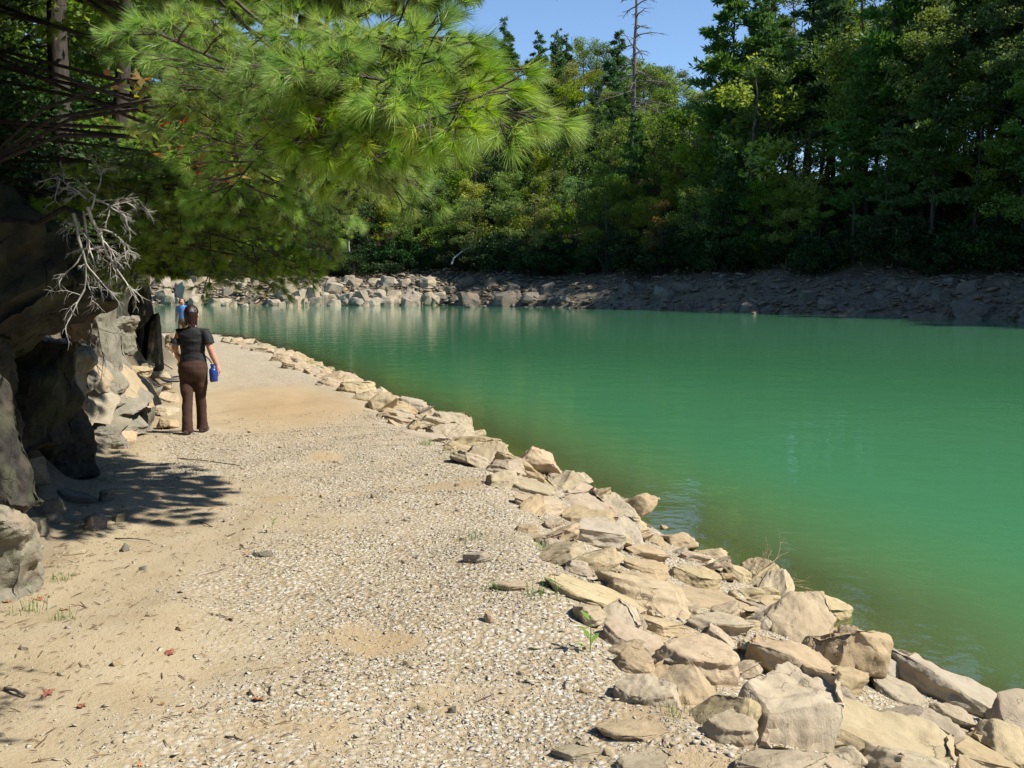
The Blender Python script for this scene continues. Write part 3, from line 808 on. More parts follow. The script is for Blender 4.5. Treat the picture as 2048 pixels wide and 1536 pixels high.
for k, (px, py, w) in enumerate([(265, 735, 90), (305, 745, 85), (320, 770, 80), (285, 725, 70), (340, 790, 60), (330, 815, 70), (335, 840, 60), (300, 790, 60)]):
    p = hit(px, py, .1); L = w / FPX * p.y
    o = put_rock(ROCKS[SLAB[k % 6]], (p.x, p.y, max(p.z, hgt(p.x, p.y))), (L, L * .9, .14), k * 1.3, (0, rad(10)), "flat_slab", .1, ["pale flat slab behind the rounded rock", "wide pale slab at the pillar's foot", "flat slab left of the woman's hip", "topmost pale slab below the short pillar", "small slab by the woman's thigh", "low slab by the woman's knee", "low slab by the woman's calf", "pale slab above the rounded shadow catching rock"][k], "slab", "flat slabs beside the woman")

# ------------------------------------------------------------------ far shore stones
def far_rock(px, py, w, hr, lab, grp="boulders of the far shore", yaw=None, mesh=None):
    p = hit(px, py, 0.2, 55); L = w / FPX * p.y
    z = max(0.0, hgt(p.x, p.y))
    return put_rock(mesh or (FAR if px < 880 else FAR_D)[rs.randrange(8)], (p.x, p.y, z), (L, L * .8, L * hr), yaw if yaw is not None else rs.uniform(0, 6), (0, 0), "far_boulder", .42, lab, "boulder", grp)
for a in [(368, 588, 62, .95, "large pale rounded boulder on the far shore above the distant man"), (392, 604, 44, .7, "rounded boulder at the far waterline behind the woman's head"),
          (433, 606, 50, .5, "dark sided boulder at the far waterline right of the woman's head"), (628, 590, 86, .5, "biggest smooth boulder of the far shore, sunlit, by the pole"),
          (655, 600, 60, .45, "low boulder at the foot of the biggest far boulder"), (668, 578, 60, .5, "sunlit boulder behind the biggest far boulder"), (492, 562, 30, .9, "dark upright boulder near the top of the far scree"),
          (508, 566, 22, .8, "small dark boulder beside the dark upright one on the scree"), (470, 572, 36, .6, "pointed boulder in the far scree"), (720, 600, 60, .4, "flat pale ledge right of the pole"),
          (770, 602, 64, .42, "stepped pale ledge at the far waterline"), (822, 600, 60, .5, "last sunlit block of the far ledge before the shade"), (745, 588, 50, .4, "pale rock above the stepped ledge"),
          (545, 604, 36, .5, "squat boulder at the far waterline under the pine bough"), (330, 590, 50, .6, "pale boulder beside the dark stone pillar, far shore"), (940, 600, 70, .5, "first shaded block of the far shore"),
          (1010, 598, 70, .55, "shaded square block on the far shore left of centre"), (1300, 575, 26, .8, "pale upright stone in the shaded far bank"), (1950, 620, 110, .35, "shaded ledge at the right end of the far shore")]:
    far_rock(*a)
n = 0
for i_ in range(46):
    px = 575 + 6.6 * i_ + rs.uniform(-4, 4)
    far_rock(px, rs.uniform(592, 608), rs.uniform(22, 52), rs.uniform(.5, .8), 'pale blocky ledge stone at the far waterline near the pole' if px < 760 else 'pale blocky ledge stone at the far waterline next to the shade', 'ledge stones of the far shore')
while n < 130:
    px = rs.uniform(290, 2060); py = rs.uniform(556, 612 + max(0, px - 1100) * .03)
    sunlit = px < 870
    w = 14 + 44 * rs.random() ** 2
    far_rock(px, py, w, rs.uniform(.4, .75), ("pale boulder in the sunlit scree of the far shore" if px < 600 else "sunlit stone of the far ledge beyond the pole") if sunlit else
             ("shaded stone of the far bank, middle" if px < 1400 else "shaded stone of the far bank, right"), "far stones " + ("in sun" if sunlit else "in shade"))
    n += 1
# rubble (uncountable)
N = 150000
fx = rng.uniform(-50, 62, N) ; fy = rng.uniform(30, 118, N)
s_ = far_s(fx, fy)
ok = (s_ > -0.6) & (s_ < 8.5) & (np.abs(fx / fy) < 0.7) & (rng.random(N) < np.where(fx < 0, 1.0, .45))
extra = rng.uniform(0, 1, ok.sum())
fx, fy = fx[ok], fy[ok]
S = np.clip(np.exp(rng.normal(np.log(0.17), .6, len(fx))), .06, .7)
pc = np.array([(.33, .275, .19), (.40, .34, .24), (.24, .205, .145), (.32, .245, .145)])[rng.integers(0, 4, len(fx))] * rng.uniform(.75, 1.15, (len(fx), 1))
pc = pc * np.where(fx > -7, .5, 1.0)[:, None]  # shade of the right bank put into the rubble colour
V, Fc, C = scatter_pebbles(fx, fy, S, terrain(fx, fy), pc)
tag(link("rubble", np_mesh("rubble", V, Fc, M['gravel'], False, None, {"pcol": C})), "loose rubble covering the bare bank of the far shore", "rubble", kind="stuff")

# ------------------------------------------------------------------ trees: prototypes
def limb(rng, p0, d0, L, k=5, droop=0.0, wob=0.12):
    pts = [np.array(p0, float)]; d = np.array(d0, float); d /= np.linalg.norm(d)
    for i in range(k):
        d = d + rng.normal(0, wob, 3); d[2] -= droop
        d /= np.linalg.norm(d)
        pts.append(pts[-1] + d * L / k)
    return np.array(pts)

def broadleaf(seed, H, cr, mat, bark, base=.3, nl=4200, leaf=.21, lean=.03, clumps=46):
    g = np.random.default_rng(seed); tr = MB(); cw = MB()
    top = np.array([g.normal(0, lean) * H, g.normal(0, lean) * H, H * .93])
    tp = np.array([np.array([0, 0, -.6])] + [top * t + np.array([g.normal(0, .08), g.normal(0, .08), 0]) * (t > 0) for t in np.linspace(0, 1, 8)])
    r0 = .012 * H + .03
    tr.tube(tp, np.linspace(r0, r0 * .18, len(tp)), 7)
    ends = []
    for i in range(20):
        t = base + (1 - base) * g.random() ** .9 * .95
        p = top * t; a = g.uniform(0, 6.28); up = g.uniform(.2, .9)
        Lm = cr * g.uniform(.55, 1.05) * (1 - .55 * max(0, t - .55) / .45)
        L = limb(g, p, (math.cos(a), math.sin(a), up), Lm, 4)
        tr.tube(L, np.linspace(r0 * .33 * (1.1 - t), .012, 5), 4)
        ends += [L[-1], L[-2], L[2]]
        for q in range(2):
            S2 = limb(g, L[2 + q], (math.cos(a + g.normal(0, .9)), math.sin(a + g.normal(0, .9)), g.uniform(-.1, .7)), Lm * .45, 3)
            tr.tube(S2, np.linspace(.03, .01, 4), 3); ends.append(S2[-1])
    ends = np.array(ends); ends = ends[g.permutation(len(ends))[:clumps]]
    for c in ends:
        n = int(nl / len(ends) * g.uniform(.5, 1.5)); r = cr * g.uniform(.16, .34)
        P = blob_points(g, c, (r, r, r * .6), n)
        V, Fq = leaves_np(g, P, leaf)
        cw.add(V, Fq, np.repeat(np.clip(g.normal(.45 + g.normal(0, .16), .2, n), 0, 1), 4))
    return tr.mesh("trunk", bark), cw.mesh("crown", mat, False)

def pine(seed, H, cr, mat, bark, base=.25, tufts=2600, size=.5):
    g = np.random.default_rng(seed); tr = MB(); cw = MB()
    tp = np.array([(g.normal(0, .05), g.normal(0, .05), z) for z in np.linspace(-.6, H * .97, 9)])
    r0 = .011 * H + .04
    tr.tube(tp, np.linspace(r0, .03, 9), 7)
    C, D = [], []
    nb = 64
    for i in range(nb):
        t = base + (1 - base) * (i + g.random()) / nb
        z = H * t; a = g.uniform(0, 6.28)
        Lm = cr * (1.12 - t) / (1.12 - base) * g.uniform(.55, 1.15)
        if g.random() < .12: continue
        L = limb(g, (0, 0, z), (math.cos(a), math.sin(a), g.uniform(-.05, .3)), Lm, 4, droop=-.03, wob=.1)
        tr.tube(L, np.linspace(.05 * (1.15 - t), .012, 5), 4)
        n = max(8, int(tufts / nb * Lm / cr * 1.6))
        u = g.uniform(.3, 1.0, n) * 4; k = np.minimum(3, u.astype(int)); f = (u - k)[:, None]
        P = L[k] * (1 - f) + L[k + 1] * f
        w = Lm * .34 * (1.1 - u / 8)[:, None]
        off = g.normal(size=(n, 3)) * w * np.array([.6, .6, .14])
        P = P + off; P[:, 2] += .1
        dd = off + np.array([math.cos(a), math.sin(a), .35]) * Lm * .25
        C.append(P); D.append(dd)
    C = np.concatenate(C); D = np.concatenate(D); D /= np.maximum(1e-6, np.linalg.norm(D, axis=1))[:, None]
    # each tuft: 4 thin fan blades
    for b in range(4):
        n = len(C); d = D + g.normal(0, .55, (n, 3)); d /= np.linalg.norm(d, axis=1)[:, None]
        s = np.cross(d, g.normal(size=(n, 3))); s /= np.maximum(1e-6, np.linalg.norm(s, axis=1))[:, None]
        L = size * g.uniform(.6, 1.2, n)[:, None]
        V = np.stack([C - d * L * .1, C + d * L * .5 + s * L * .13, C + d * L, C + d * L * .5 - s * L * .13], 1).reshape(-1, 3)
        cw.add(V, np.arange(n * 4).reshape(-1, 4), np.repeat(np.clip(g.normal(.5, .25, n), 0, 1), 4))
    return tr.mesh("trunk", bark), cw.mesh("crown", mat, False)

def shrub(seed, R, Hh, mat, nl, leaf, clumps=26):
    g = np.random.default_rng(seed); tr = MB(); cw = MB()
    for i in range(clumps):
        a = g.uniform(0, 6.28); rr = R * math.sqrt(g.random()); c = np.array([rr * math.cos(a), rr * math.sin(a), Hh * g.uniform(.25, 1.0) * (1.05 - .5 * rr / R)])
        mid = c * .5 + g.normal(0, .08 * R, 3)
        tr.tube(np.array([(c[0] * .15, c[1] * .15, -.2), mid, c]), [.03 * R, .018 * R, .006 * R], 4)
        n = int(nl / clumps * g.uniform(.6, 1.4)); r = R * g.uniform(.2, .36)
        V, Fq = leaves_np(g, blob_points(g, c, (r, r, r * .7), n), leaf, up=.6, aspect=.5)
        cw.add(V, Fq, np.repeat(np.clip(g.normal(.4 + g.normal(0, .15), .2, n), 0, 1), 4))
    return tr.mesh("stem", M['bark_dark']), cw.mesh("foliage", mat, False)

def proto(name, meshes, parts=("trunk", "crown")):
    e = bpy.data.objects.new(name, None)
    kids = [(parts[0], meshes[0]), (parts[1], meshes[1])]
    return (name, kids)
def plant(pr, loc, rz, sc, label, cat, group=None, zs=1.0, tilt=(0, 0)):
    e = empty(pr[0], loc, rz)
    e.rotation_euler = (tilt[0], tilt[1], rz)
    e.scale = (sc, sc, sc * zs)
    for nm, me in pr[1]:
        link(nm, me, e)
    return tag(e, label, cat, group)

BL = {'green': [proto("broadleaf_tree", broadleaf(500 + i, 11, 3.6, M['leaf_green'], M['bark_dark'], base=.12, nl=5600, leaf=.23, clumps=64)) for i in range(4)],
      'yellow': [proto("broadleaf_tree", broadleaf(520 + i, 9.5, 3.2, M['leaf_yellow'], M['bark'], base=.16, nl=4600, leaf=.22, clumps=60)) for i in range(4)],
      'rust': [proto("broadleaf_tree", broadleaf(540, 9, 2.2, M['leaf_rust'], M['bark'], base=.3, nl=2600))],
      'pale': [proto("birch_tree", broadleaf(550, 10, 1.8, M['leaf_yellow'], M['bark_pale'], base=.5, nl=2200))],
      'tall': [proto("tall_hardwood_tree", broadleaf(560 + i, 21, 4.2, M['leaf_green'], M['bark_dark'], base=.22, nl=8600, leaf=.25, clumps=80)) for i in range(3)]}
PN = {'mid': [proto("pine_tree", pine(580 + i, 13, 3.2, M['pine_far'], M['bark_dark'], base=.1, tufts=3400)) for i in range(3)],
      'tall': [proto("tall_pine_tree", pine(590 + i, 23, 4.4, M['pine_far'], M['bark_dark'], base=.3, tufts=4800, size=.62)) for i in range(3)]}
LAUREL = [proto("laurel_shrub", shrub(600 + i, 1.5, 2.2, M['laurel'], 3400, .13), ("stem", "foliage")) for i in range(3)]
LAUREL_NEAR = [proto("laurel_shrub", shrub(610 + i, 1.3, 2.0, M['laurel'], 6500, .075, 40), ("stem", "foliage")) for i in range(2)]

def az_dist(az, s):
    d = np.linspace(40, 190, 400)
    return float(d[np.argmax(far_s(az * d, d) > s)])
# ------------------------------------------------------------------ forest on the far shore
tr_ = random.Random(31)
pts = []
def skyline_ok(x, y): return True
cy = np.random.default_rng(31).uniform(20, 215, 70000); caz = np.random.default_rng(32).uniform(-.46, 1.9, 70000)
cs = far_s(caz * cy, cy)
for x, y, s, az in zip(caz * cy, cy, cs, caz):
    if s < 7.5: continue
    right = az > .235
    if s > (36 if right and az < .55 else (60 if right else 90)): continue
    if az < .8 and y < 38: continue
    if az > .8 and (s > 46 or y > 95): continue
    mind = (2.9 + .03 * s) if not right else ((2.3 + .03 * s) if az < .56 else 4.8)
    if any((x - a) ** 2 + (y - b) ** 2 < mind * mind for a, b, *_ in pts): continue
    pts.append((x, y, s, az))
    if len(pts) >= 900: break
pts_z = terrain(np.array([p[0] for p in pts]), np.array([p[1] for p in pts])) - .1
nt = {}
for (x, y, s, az), z in zip(pts, pts_z):
    r = tr_.random()
    rz = tr_.uniform(0, 6.28); sc = tr_.uniform(.75, 1.2)
    pxc = 1024 + az * FPX
    if az > .56: r *= .65  # unseen trees past the right edge, added tall to shade the wood
    if az > .235:      # shaded right shore: tall trees
        if s < 10: sc *= .62
        if r < .34: k, pr = 'tall pine', tr_.choice(PN['tall'])
        elif r < .68: k, pr = 'tall hardwood', tr_.choice(BL['tall'])
        elif r < .9: k, pr = 'broadleaf', tr_.choice(BL['green'])
        else: k, pr = 'yellow green', tr_.choice(BL['yellow'])
        where = "deep in the shaded wood" if s > 18 else "edging the shaded wood"
        side = "right of the dead pine" if az < .33 else ("at the far right" if az < .6 else "unseen past the right edge")
    else:
        if s < 14: sc *= .8
        if r < .17: k, pr = 'pine', tr_.choice(PN['mid'])
        elif r < .60: k, pr = 'yellow green', tr_.choice(BL['yellow'])
        elif r < .92: k, pr = 'broadleaf', tr_.choice(BL['green'])
        elif r < .96: k, pr = 'rusty', BL['rust'][0]
        else: k, pr = 'pale trunked', BL['pale'][0]
        where = "low on the sunny hillside" if s < 25 else ("halfway up the sunny hillside" if s < 50 else "high on the sunny hillside")
        side = "left of the dead pine" if az > -.05 else "behind the pine boughs"
    kk = {'pine': 'dark pine', 'tall pine': 'tall dark pine', 'tall hardwood': 'tall hardwood', 'broadleaf': 'green broadleaf tree', 'yellow green': 'yellow green broadleaf tree', 'rusty': 'rust tinged broadleaf tree', 'pale trunked': 'pale trunked birch'}[k]
    sw = "small" if sc < .8 else ("medium" if sc < 1.02 else "large")
    plant(pr, (x, y, z), rz, sc, f"{sw} {kk} {where}, {side}", "tree", f"{sw} {kk}s {where}, {side}", tilt=(tr_.gauss(0, .03), tr_.gauss(0, .03)))
# shrubs along the top of the bare bank
i = 0
while i < 95:
    az = -.40 + 1.0 * i / 95 + tr_.gauss(0, .01)
    i += 1
    d0 = None
    d0 = az_dist(az, 7.2 + tr_.uniform(0, 3))
    x, y = az * d0, d0
    side = "sunny" if az < -.08 else "shaded"
    wh = "left of the pole" if az < -.17 else ("behind the pale ledges" if az < -.08 else ("below the dead pine" if az < .17 else ("right of the dead pine" if az < .3 else ("under the specks of sky" if az < .42 else "near the right edge"))))
    shs = tr_.uniform(1.2, 2.1); shw = 'low' if shs < 1.5 else ('middling' if shs < 1.8 else 'tall')
    plant(LAUREL[i % 3], (x, y, hgt(x, y) - .3), tr_.uniform(0, 6), shs, f"{shw} dark laurel shrub on top of the bare {side} bank, {wh}", "shrub", f"{shw} laurel shrubs on the {side} bank, {wh}")
print("far trees", len(pts))

# low undergrowth on the wooded hill (uncountable)
ug = np.random.default_rng(91)
n = 9000; uy = ug.uniform(45, 190, n); ua = ug.uniform(-.44, .72, n); ux = ua * uy
us = far_s(ux, uy); k = (us > 7.5) & (us < np.where(ua > .17, 34, 80)) & (ug.random(n) < np.clip(60 / uy, .3, 1))
ux, uy = ux[k], uy[k]; uz = terrain(ux, uy); n = len(ux); q = 34
R = ug.uniform(.6, 1.5, n)[:, None, None]
P = np.stack([ux, uy, uz], 1)[:, None] + ug.normal(size=(n, q, 3)) * R * np.array([.55, .55, .35]) + np.array([0, 0, .5]) * R
V, Fq = leaves_np(ug, P.reshape(-1, 3), .26, up=.6)
mb = MB(); mb.add(V, Fq, np.repeat(np.clip(np.repeat(ug.normal(.4, .22, n), q) + ug.normal(0, .12, n * q), 0, 1), 4))
tag(link("undergrowth", mb.mesh("undergrowth", M['leaf_green'], False)), "low green undergrowth covering the wooded hillside across the lake", "undergrowth", kind="stuff")
print("undergrowth", n * q)
# special far trees
def far_tree_at(pr, px, py, label, sc=1.0, group=None, d=None, zs=1.0):
    p = hit(px, py, 0, 55) if d is None else at_d(px, py, d)
    z = hgt(p.x, p.y)
    return plant(pr, (p.x, p.y, z - .2), tr_.uniform(0, 6), sc, label, "tree", group, zs)
# tall dead pine
def dead_pine():
    g = np.random.default_rng(77); t = MB(); root = empty("dead_pine_tree", (0, 0, 0))
    H = 30
    tp = np.array([(g.normal(0, .05) + .012 * z, g.normal(0, .05), z) for z in np.linspace(-1, H, 12)])
    link("trunk", (lambda q: (q.tube(tp, np.linspace(.40, .06, 12), 8), q.mesh("trunk", M['snag']))[1])(MB()), root)
    for i in range(46):
        z = 11 + (H - 11.5) * (i + g.random()) / 46; a = g.uniform(0, 6.28); q = MB()
        Lm = 6.2 * (1.1 - (z - 11) / 26) * g.uniform(.4, 1.1)
        L = limb(g, (.012 * z, 0, z), (math.cos(a), math.sin(a), g.uniform(-.1, .35)), Lm, 6, droop=.06, wob=.1)
        q.tube(L, np.linspace(.09, .022, 7), 5)
        for j in range(6):
            k = g.integers(1, 6); aa = a + g.choice([-1, 1]) * g.uniform(.4, 1.0)
            q.tube(limb(g, L[k], (math.cos(aa), math.sin(aa), g.uniform(-.5, .2)), Lm * g.uniform(.15, .35), 3, droop=.1), [.03, .026, .02, .014], 4)
        link("branch", q.mesh("branch", M['snag']), root)
    return root
p = at_d(1262, 470, 118)
dp = dead_pine(); dp.location = (p.x, p.y, hgt(p.x, p.y)); tag(dp, "tall bare dead pine standing against the blue sky", "tree")
# pines on the left skyline
for px, py, d, sc, lab in [(1010, 60, 165, 1.35, "big dark pine at the left end of the gap of sky"), (1130, 130, 170, .95, "flat topped pine on the skyline left of the dead pine"), (1075, 110, 168, 1.05, "leafy pine between the big dark pine and the flat topped one"), (1245, 160, 172, .62, "small thin tree on the skyline just behind the dead pine")]:
    x = (px - 1024) / FPX * d; z = hgt(x, d)
    plant(PN['mid'][px % 3], (x, d, z), 1.0, sc, lab, "tree")
d = az_dist((1455 - 1024) / FPX, 14); x = (1455 - 1024) / FPX * d
plant(PN['tall'][0], (x, d, hgt(x, d)), 1.0, 1.15, "tall dark pine at the right side of the gap of sky", "tree")
d = az_dist((1500 - 1024) / FPX, 10); x = (1500 - 1024) / FPX * d
plant(BL['yellow'][1], (x, d, hgt(x, d)), 2.0, 1.9, "tall yellowing tree in front of the dark pine by the sky gap", "tree")
d = az_dist((1590 - 1024) / FPX, 8); x = (1590 - 1024) / FPX * d
plant(BL['yellow'][2], (x, d, hgt(x, d)), 2.0, .85, "single sunlit yellow green sapling in the dark wood", "tree")
p = hit(1008, 432, 0, 55); plant(BL['pale'][0], p, .6, .85, "slender birch with a bright pale trunk low on the hillside", "tree")
# leaning white trunk, fallen white branch, pole in the water
def wood(name, pts, r0, r1, mat, label, cat, n=6):
    q = MB(); q.tube(pts, np.linspace(r0, r1, len(pts)), n)
    return tag(link(name, q.mesh(name, mat)), label, cat)
a = hit(661, 552, 0, 55); b = at_d(668, 505, a.y + 1)
wood("leaning_trunk", [a - Vector((0, 0, .3)), (a + b) / 2 + Vector((.05, 0, 0)), b], .16, .10, M['bark_pale'], "white leaning tree trunk above the biggest far boulder", "trunk")
a = at_d(903, 528, 108); b = at_d(908, 516, 108.3); c = at_d(945, 492, 109.5)
wood("fallen_branch", [a, b, (b + c) / 2 + Vector((0, 0, .15)), c], .10, .06, M['bark_pale'], "bare white fallen branch hanging over the shaded far bank", "branch")
a = at_z(691, 611, -.3)
wood("thin_pole", [Vector((a.x, 101, -.6)), Vector((a.x, 101.1, 1.9))], .05, .05, M['deadwood'], "thin pale pole standing in the water at the far shore", "pole")

# ------------------------------------------------------------------ near pines
def bough_meshes(seed, L=1.3, twigs=11, needles=104, nl=.088, nw=.0023, shoots=4):
    g = np.random.default_rng(seed); w = MB()
    stem = limb(g, (0, 0, 0), (1, 0, .02), L, 8, droop=.015, wob=.05)
    w.tube(stem, np.linspace(.011, .003, 9), 5)
    P, D = [], []
    def shoot(p, d, l):
        d = np.array(d) / np.linalg.norm(d); q = p + d * l
        w.tube(np.array([p, (p + q) / 2 + g.normal(0, .004, 3), q]), [.0035, .003, .002], 3)
        P.append((p * .25 + q * .75, q)); D.append(d)
    for i in range(twigs):
        t = .12 + .86 * (i + g.random() * .6) / twigs; u = t * 8; k = min(7, int(u)); f = u - k
        p = stem[k] * (1 - f) + stem[k + 1] * f; dx = stem[k + 1] - stem[k]; dx /= np.linalg.norm(dx)
        sd = 1 if i % 2 else -1; a = rad(g.uniform(28, 58)) * sd
        d = np.array([dx[0] * math.cos(a) - dx[1] * math.sin(a), dx[0] * math.sin(a) + dx[1] * math.cos(a), dx[2] + g.normal(.06, .14)])
        l = .50 * (1.08 - t) * g.uniform(.7, 1.2) + .09
        tw = limb(g, p, d, l, 4, droop=.02, wob=.08)
        w.tube(tw, np.linspace(.006, .0025, 5), 4)
        for j in range(shoots):
            kk = 1 + j * 3 / shoots; k2 = int(kk); q = tw[k2] * (1 - kk + k2) + tw[k2 + 1] * (kk - k2)
            b = rad(g.uniform(20, 55)) * (1 if j % 2 else -1); dd = tw[k2 + 1] - tw[k2]
            shoot(q, (dd[0] * math.cos(b) - dd[1] * math.sin(b), dd[0] * math.sin(b) + dd[1] * math.cos(b), dd[2] + np.linalg.norm(dd) * g.normal(.1, .35)), g.uniform(.06, .14))
        shoot(tw[-1], tw[-1] - tw[-2], .05)
    shoot(stem[-1], stem[-1] - stem[-2], .06)
    n = len(P); A = np.array([p[0] for p in P]); B = np.array([p[1] for p in P]); D = np.array(D)
    k = needles
    u = g.uniform(0, 1, (n, k, 1)) ** .7
    S0 = A[:, None] * (1 - u) + B[:, None] * u
    rv = g.normal(size=(n, k, 3)); rv -= (rv * D[:, None]).sum(-1, keepdims=True) * D[:, None]
    rv /= np.linalg.norm(rv, axis=-1, keepdims=True)
    ang = np.radians(g.uniform(6, 50, (n, k, 1)))
    d = D[:, None] * np.cos(ang) + rv * np.sin(ang); d[..., 2] -= .16
    d /= np.linalg.norm(d, axis=-1, keepdims=True)
    ln = nl * g.uniform(.75, 1.15, (n, k, 1))
    sv = np.cross(d, g.normal(size=(n, k, 3))); sv /= np.linalg.norm(sv, axis=-1, keepdims=True)
    tip = S0 + d * ln; tip[..., 2] -= ln[..., 0] * .08
    V = np.stack([S0 - sv * nw * .5, S0 + sv * nw * .5, tip], 2).reshape(-1, 3)
    tint = np.clip(g.normal(.42, .14, (n, 1)) + g.normal(0, .1, (n, k)), 0, 1)
    tint = np.where(g.random((n, k)) < .03, 1.0, tint)
    nb = MB(); nb.add(V, np.arange(n * k * 3).reshape(-1, 3), np.repeat(tint.ravel(), 3))
    return w.mesh("bough", M['bark']), nb.mesh("needles", M['needle'], False)

BOUGH = [bough_meshes(700 + i) for i in range(5)]
BOUGH_C = [bough_meshes(720 + i, twigs=15, needles=120, nl=.10, nw=.009) for i in range(2)]     # crown above the picture
pr_ = random.Random(12)
def put_bough(root, base, d, scale, roll, kind=BOUGH):
    d = Vector(d).normalized(); z = Vector((0, 0, 1)); yv = z.cross(d).normalized(); zv = d.cross(yv)
    m3 = Matrix((d, yv, zv)).transposed() @ Matrix.Rotation(roll, 3, 'X')
    i = pr_.randrange(len(kind))
    b = link("bough", kind[i][0], root)
    b.matrix_basis = Matrix.LocRotScale(Vector(base) - Vector(root.location), m3.to_quaternion(), (scale,) * 3)
    link("needles", kind[i][1], b)
    return b

def near_pine(name, trunk_xy, H, lean, r0, label):
    x, y = trunk_xy; z = hgt(x, y)
    root = empty(name, (x, y, z)); q = MB()
    tp = np.array([(lean[0] * t * H, lean[1] * t * H, -.5 + t * (H + .5)) for t in np.linspace(0, 1, 8)])
    q.tube(tp, np.linspace(r0, .04, 8), 10)
    link("trunk", q.mesh("trunk", M['bark']), root)
    tag(root, label, "tree")
    return root, (lambda zz: Vector((x + lean[0] * (zz - z), y + lean[1] * (zz - z), zz)))

def branch_to(root, start, tip, r=.03, sag=.25, sides=2, sc=1.0, kind=BOUGH, tipsc=1.0, aim=None):
    start, tip = Vector(start), Vector(tip)
    mid = (start + tip) / 2 + Vector((0, 0, sag))
    dirn = Vector(aim).normalized() if aim else (tip - mid).normalized()
    if aim: mid = tip - dirn * (1.25 * sc + 1.0) + Vector((-.2, .3, sag))
    base = tip - dirn * (1.25 * sc * tipsc)
    c = [start * (1 - t) ** 2 + mid * 2 * t * (1 - t) + base * t * t for t in np.linspace(0, 1, 8)]
    q = MB(); q.tube([v - root.location for v in c], np.linspace(r, .009 * sc, 8), 6)
    link("branch", q.mesh("branch", M['bark']), root)
    put_bough(root, base, dirn + Vector((0, 0, pr_.gauss(-.05, .06))), sc * tipsc, pr_.gauss(0, .35), kind)
    for s in range(sides):
        k = 6 - (s // 2) * 1; f = pr_.uniform(-.3, .5)
        p = c[k] + (c[min(7, k + 1)] - c[k]) * f
        a = rad(pr_.uniform(25, 48)) * (1 if s % 2 else -1)
        d = Matrix.Rotation(a, 3, 'Z') @ dirn
        d.z += pr_.gauss(-.02, .12)
        put_bough(root, p, d, sc * pr_.uniform(.6, .85), pr_.gauss(0, .4), kind)

pineA, axA = near_pine("white_pine_tree", (-4.8, 8.7), 12.5, (0, 0), .20, "big white pine leaning its bright feathery boughs over the path from the left")
LIT = [(975, 105, 2.38, .85), (890, 225, 2.35, .78), (860, 20, 2.55, .8), (790, 75, 2.4, .75), (805, 190, 2.45, .72), (700, 15, 2.55, .66), (645, 190, 2.35, .55), (610, 75, 2.55, .5), (720, 135, 2.6, .62), (825, 130, 2.6, .75), (780, 10, 2.65, .7), (650, 40, 2.7, .52), (900, 110, 2.65, .8), (725, 225, 2.6, .55)]
for px, py, d, sc in LIT:
    tip = at_d(px, py, d)
    branch_to(pineA, axA(tip.z + pr_.uniform(1.2, 4.6)), tip, .015, pr_.uniform(.05, .3), 1 if px > 700 else 0, max(sc, .6), aim=(.18 + .5 * max(0, px - 640) / 400, -1, pr_.gauss(-.03, .08)))
DIM = [(850, 270, 2.5), (745, 265, 2.7), (800, 300, 3.0), (700, 310, 3.3), (480, 20, 4.6), (250, 0, 6.0)]
for px, py, d in DIM:
    tip = at_d(px, py, d)
    branch_to(pineA, axA(tip.z + pr_.uniform(.8, 3)), tip, .016, .15, 1, .65 if d < 3.5 else 1.0, aim=(.3, -1, -.08))
# the crown above the picture
for i in range(120):
    zz = 4.8 + 6.0 * (i / 120) ** .95
    a = -92 + 108 * ((i * .618) % 1.0)           # fan towards the sunny side, longest over the path
    R = min(float(np.interp(a, [-92, -58, -46, -36, -20, -5, 5, 16], [6.8, 7.8, 7.5, 6.4, 5.9, 5.6, 4.9, 4.0])), (14.6 - zz) * 1.0) * pr_.uniform(.5, 1.02)
    a = rad(a)
    tip = axA(zz) + Vector((math.cos(a) * R, math.sin(a) * R, pr_.uniform(-.3, .3)))
    if (tip.z - CAMZ) / max(.5, tip.y) < .39 and tip.y > 0: tip.z = CAMZ + .39 * tip.y
    tip.z = max(tip.z, 5.0)
    branch_to(pineA, axA(zz + .2), tip, .035, .2, 4, 2.0, BOUGH_C)
for x, y in [(.9, 6.7), (.45, 7.2), (1.15, 7.4), (-.2, 7.5), (.55, 8.0), (-.5, 6.9), (0, 8.3), (.1, 6.6), (1.0, 7.9), (-.9, 7.4)]:
    branch_to(pineA, axA(5.9 + pr_.uniform(0, .6)), (x, y, CAMZ + .355 * y), .03, .25, 3, 1.6, BOUGH_C)
pineB, axB = near_pine("white_pine_tree", (-6.9, 9.9), 11.5, (.03, -.02), .20, "second white pine with lower drooping boughs behind the dead roots")
LOW = [(685, 365, 6.6), (665, 400, 6.8), (620, 395, 7.2), (640, 470, 7.2), (600, 500, 7.3), (620, 520, 7.4), (560, 540, 7.5), (560, 430, 7.0), (590, 350, 6.4), (500, 400, 6.8), (480, 470, 7.8), (520, 500, 8.0), (430, 450, 8.6)]
for px, py, d in LOW:
    tip = at_d(px, py, d)
    branch_to(pineB, axB(tip.z + pr_.uniform(.2, .9)), tip, .022, .2, 2, .95)
for i in range(40):
    zz = 6.6 + 7.5 * (i / 40); R = min(4.4, (15.2 - zz) * .7) * pr_.uniform(.75, 1.0)
    a = rad(-100 + 220 * ((i * .618) % 1.0))
    tip = axB(zz) + Vector((math.cos(a) * R, math.sin(a) * R, pr_.uniform(-.2, .3)))
    tip.z = max(tip.z, CAMZ + .33 * tip.y)
    branch_to(pineB, axB(min(14, zz + .2)), tip, .03, .2, 2, 1.8, BOUGH_C)

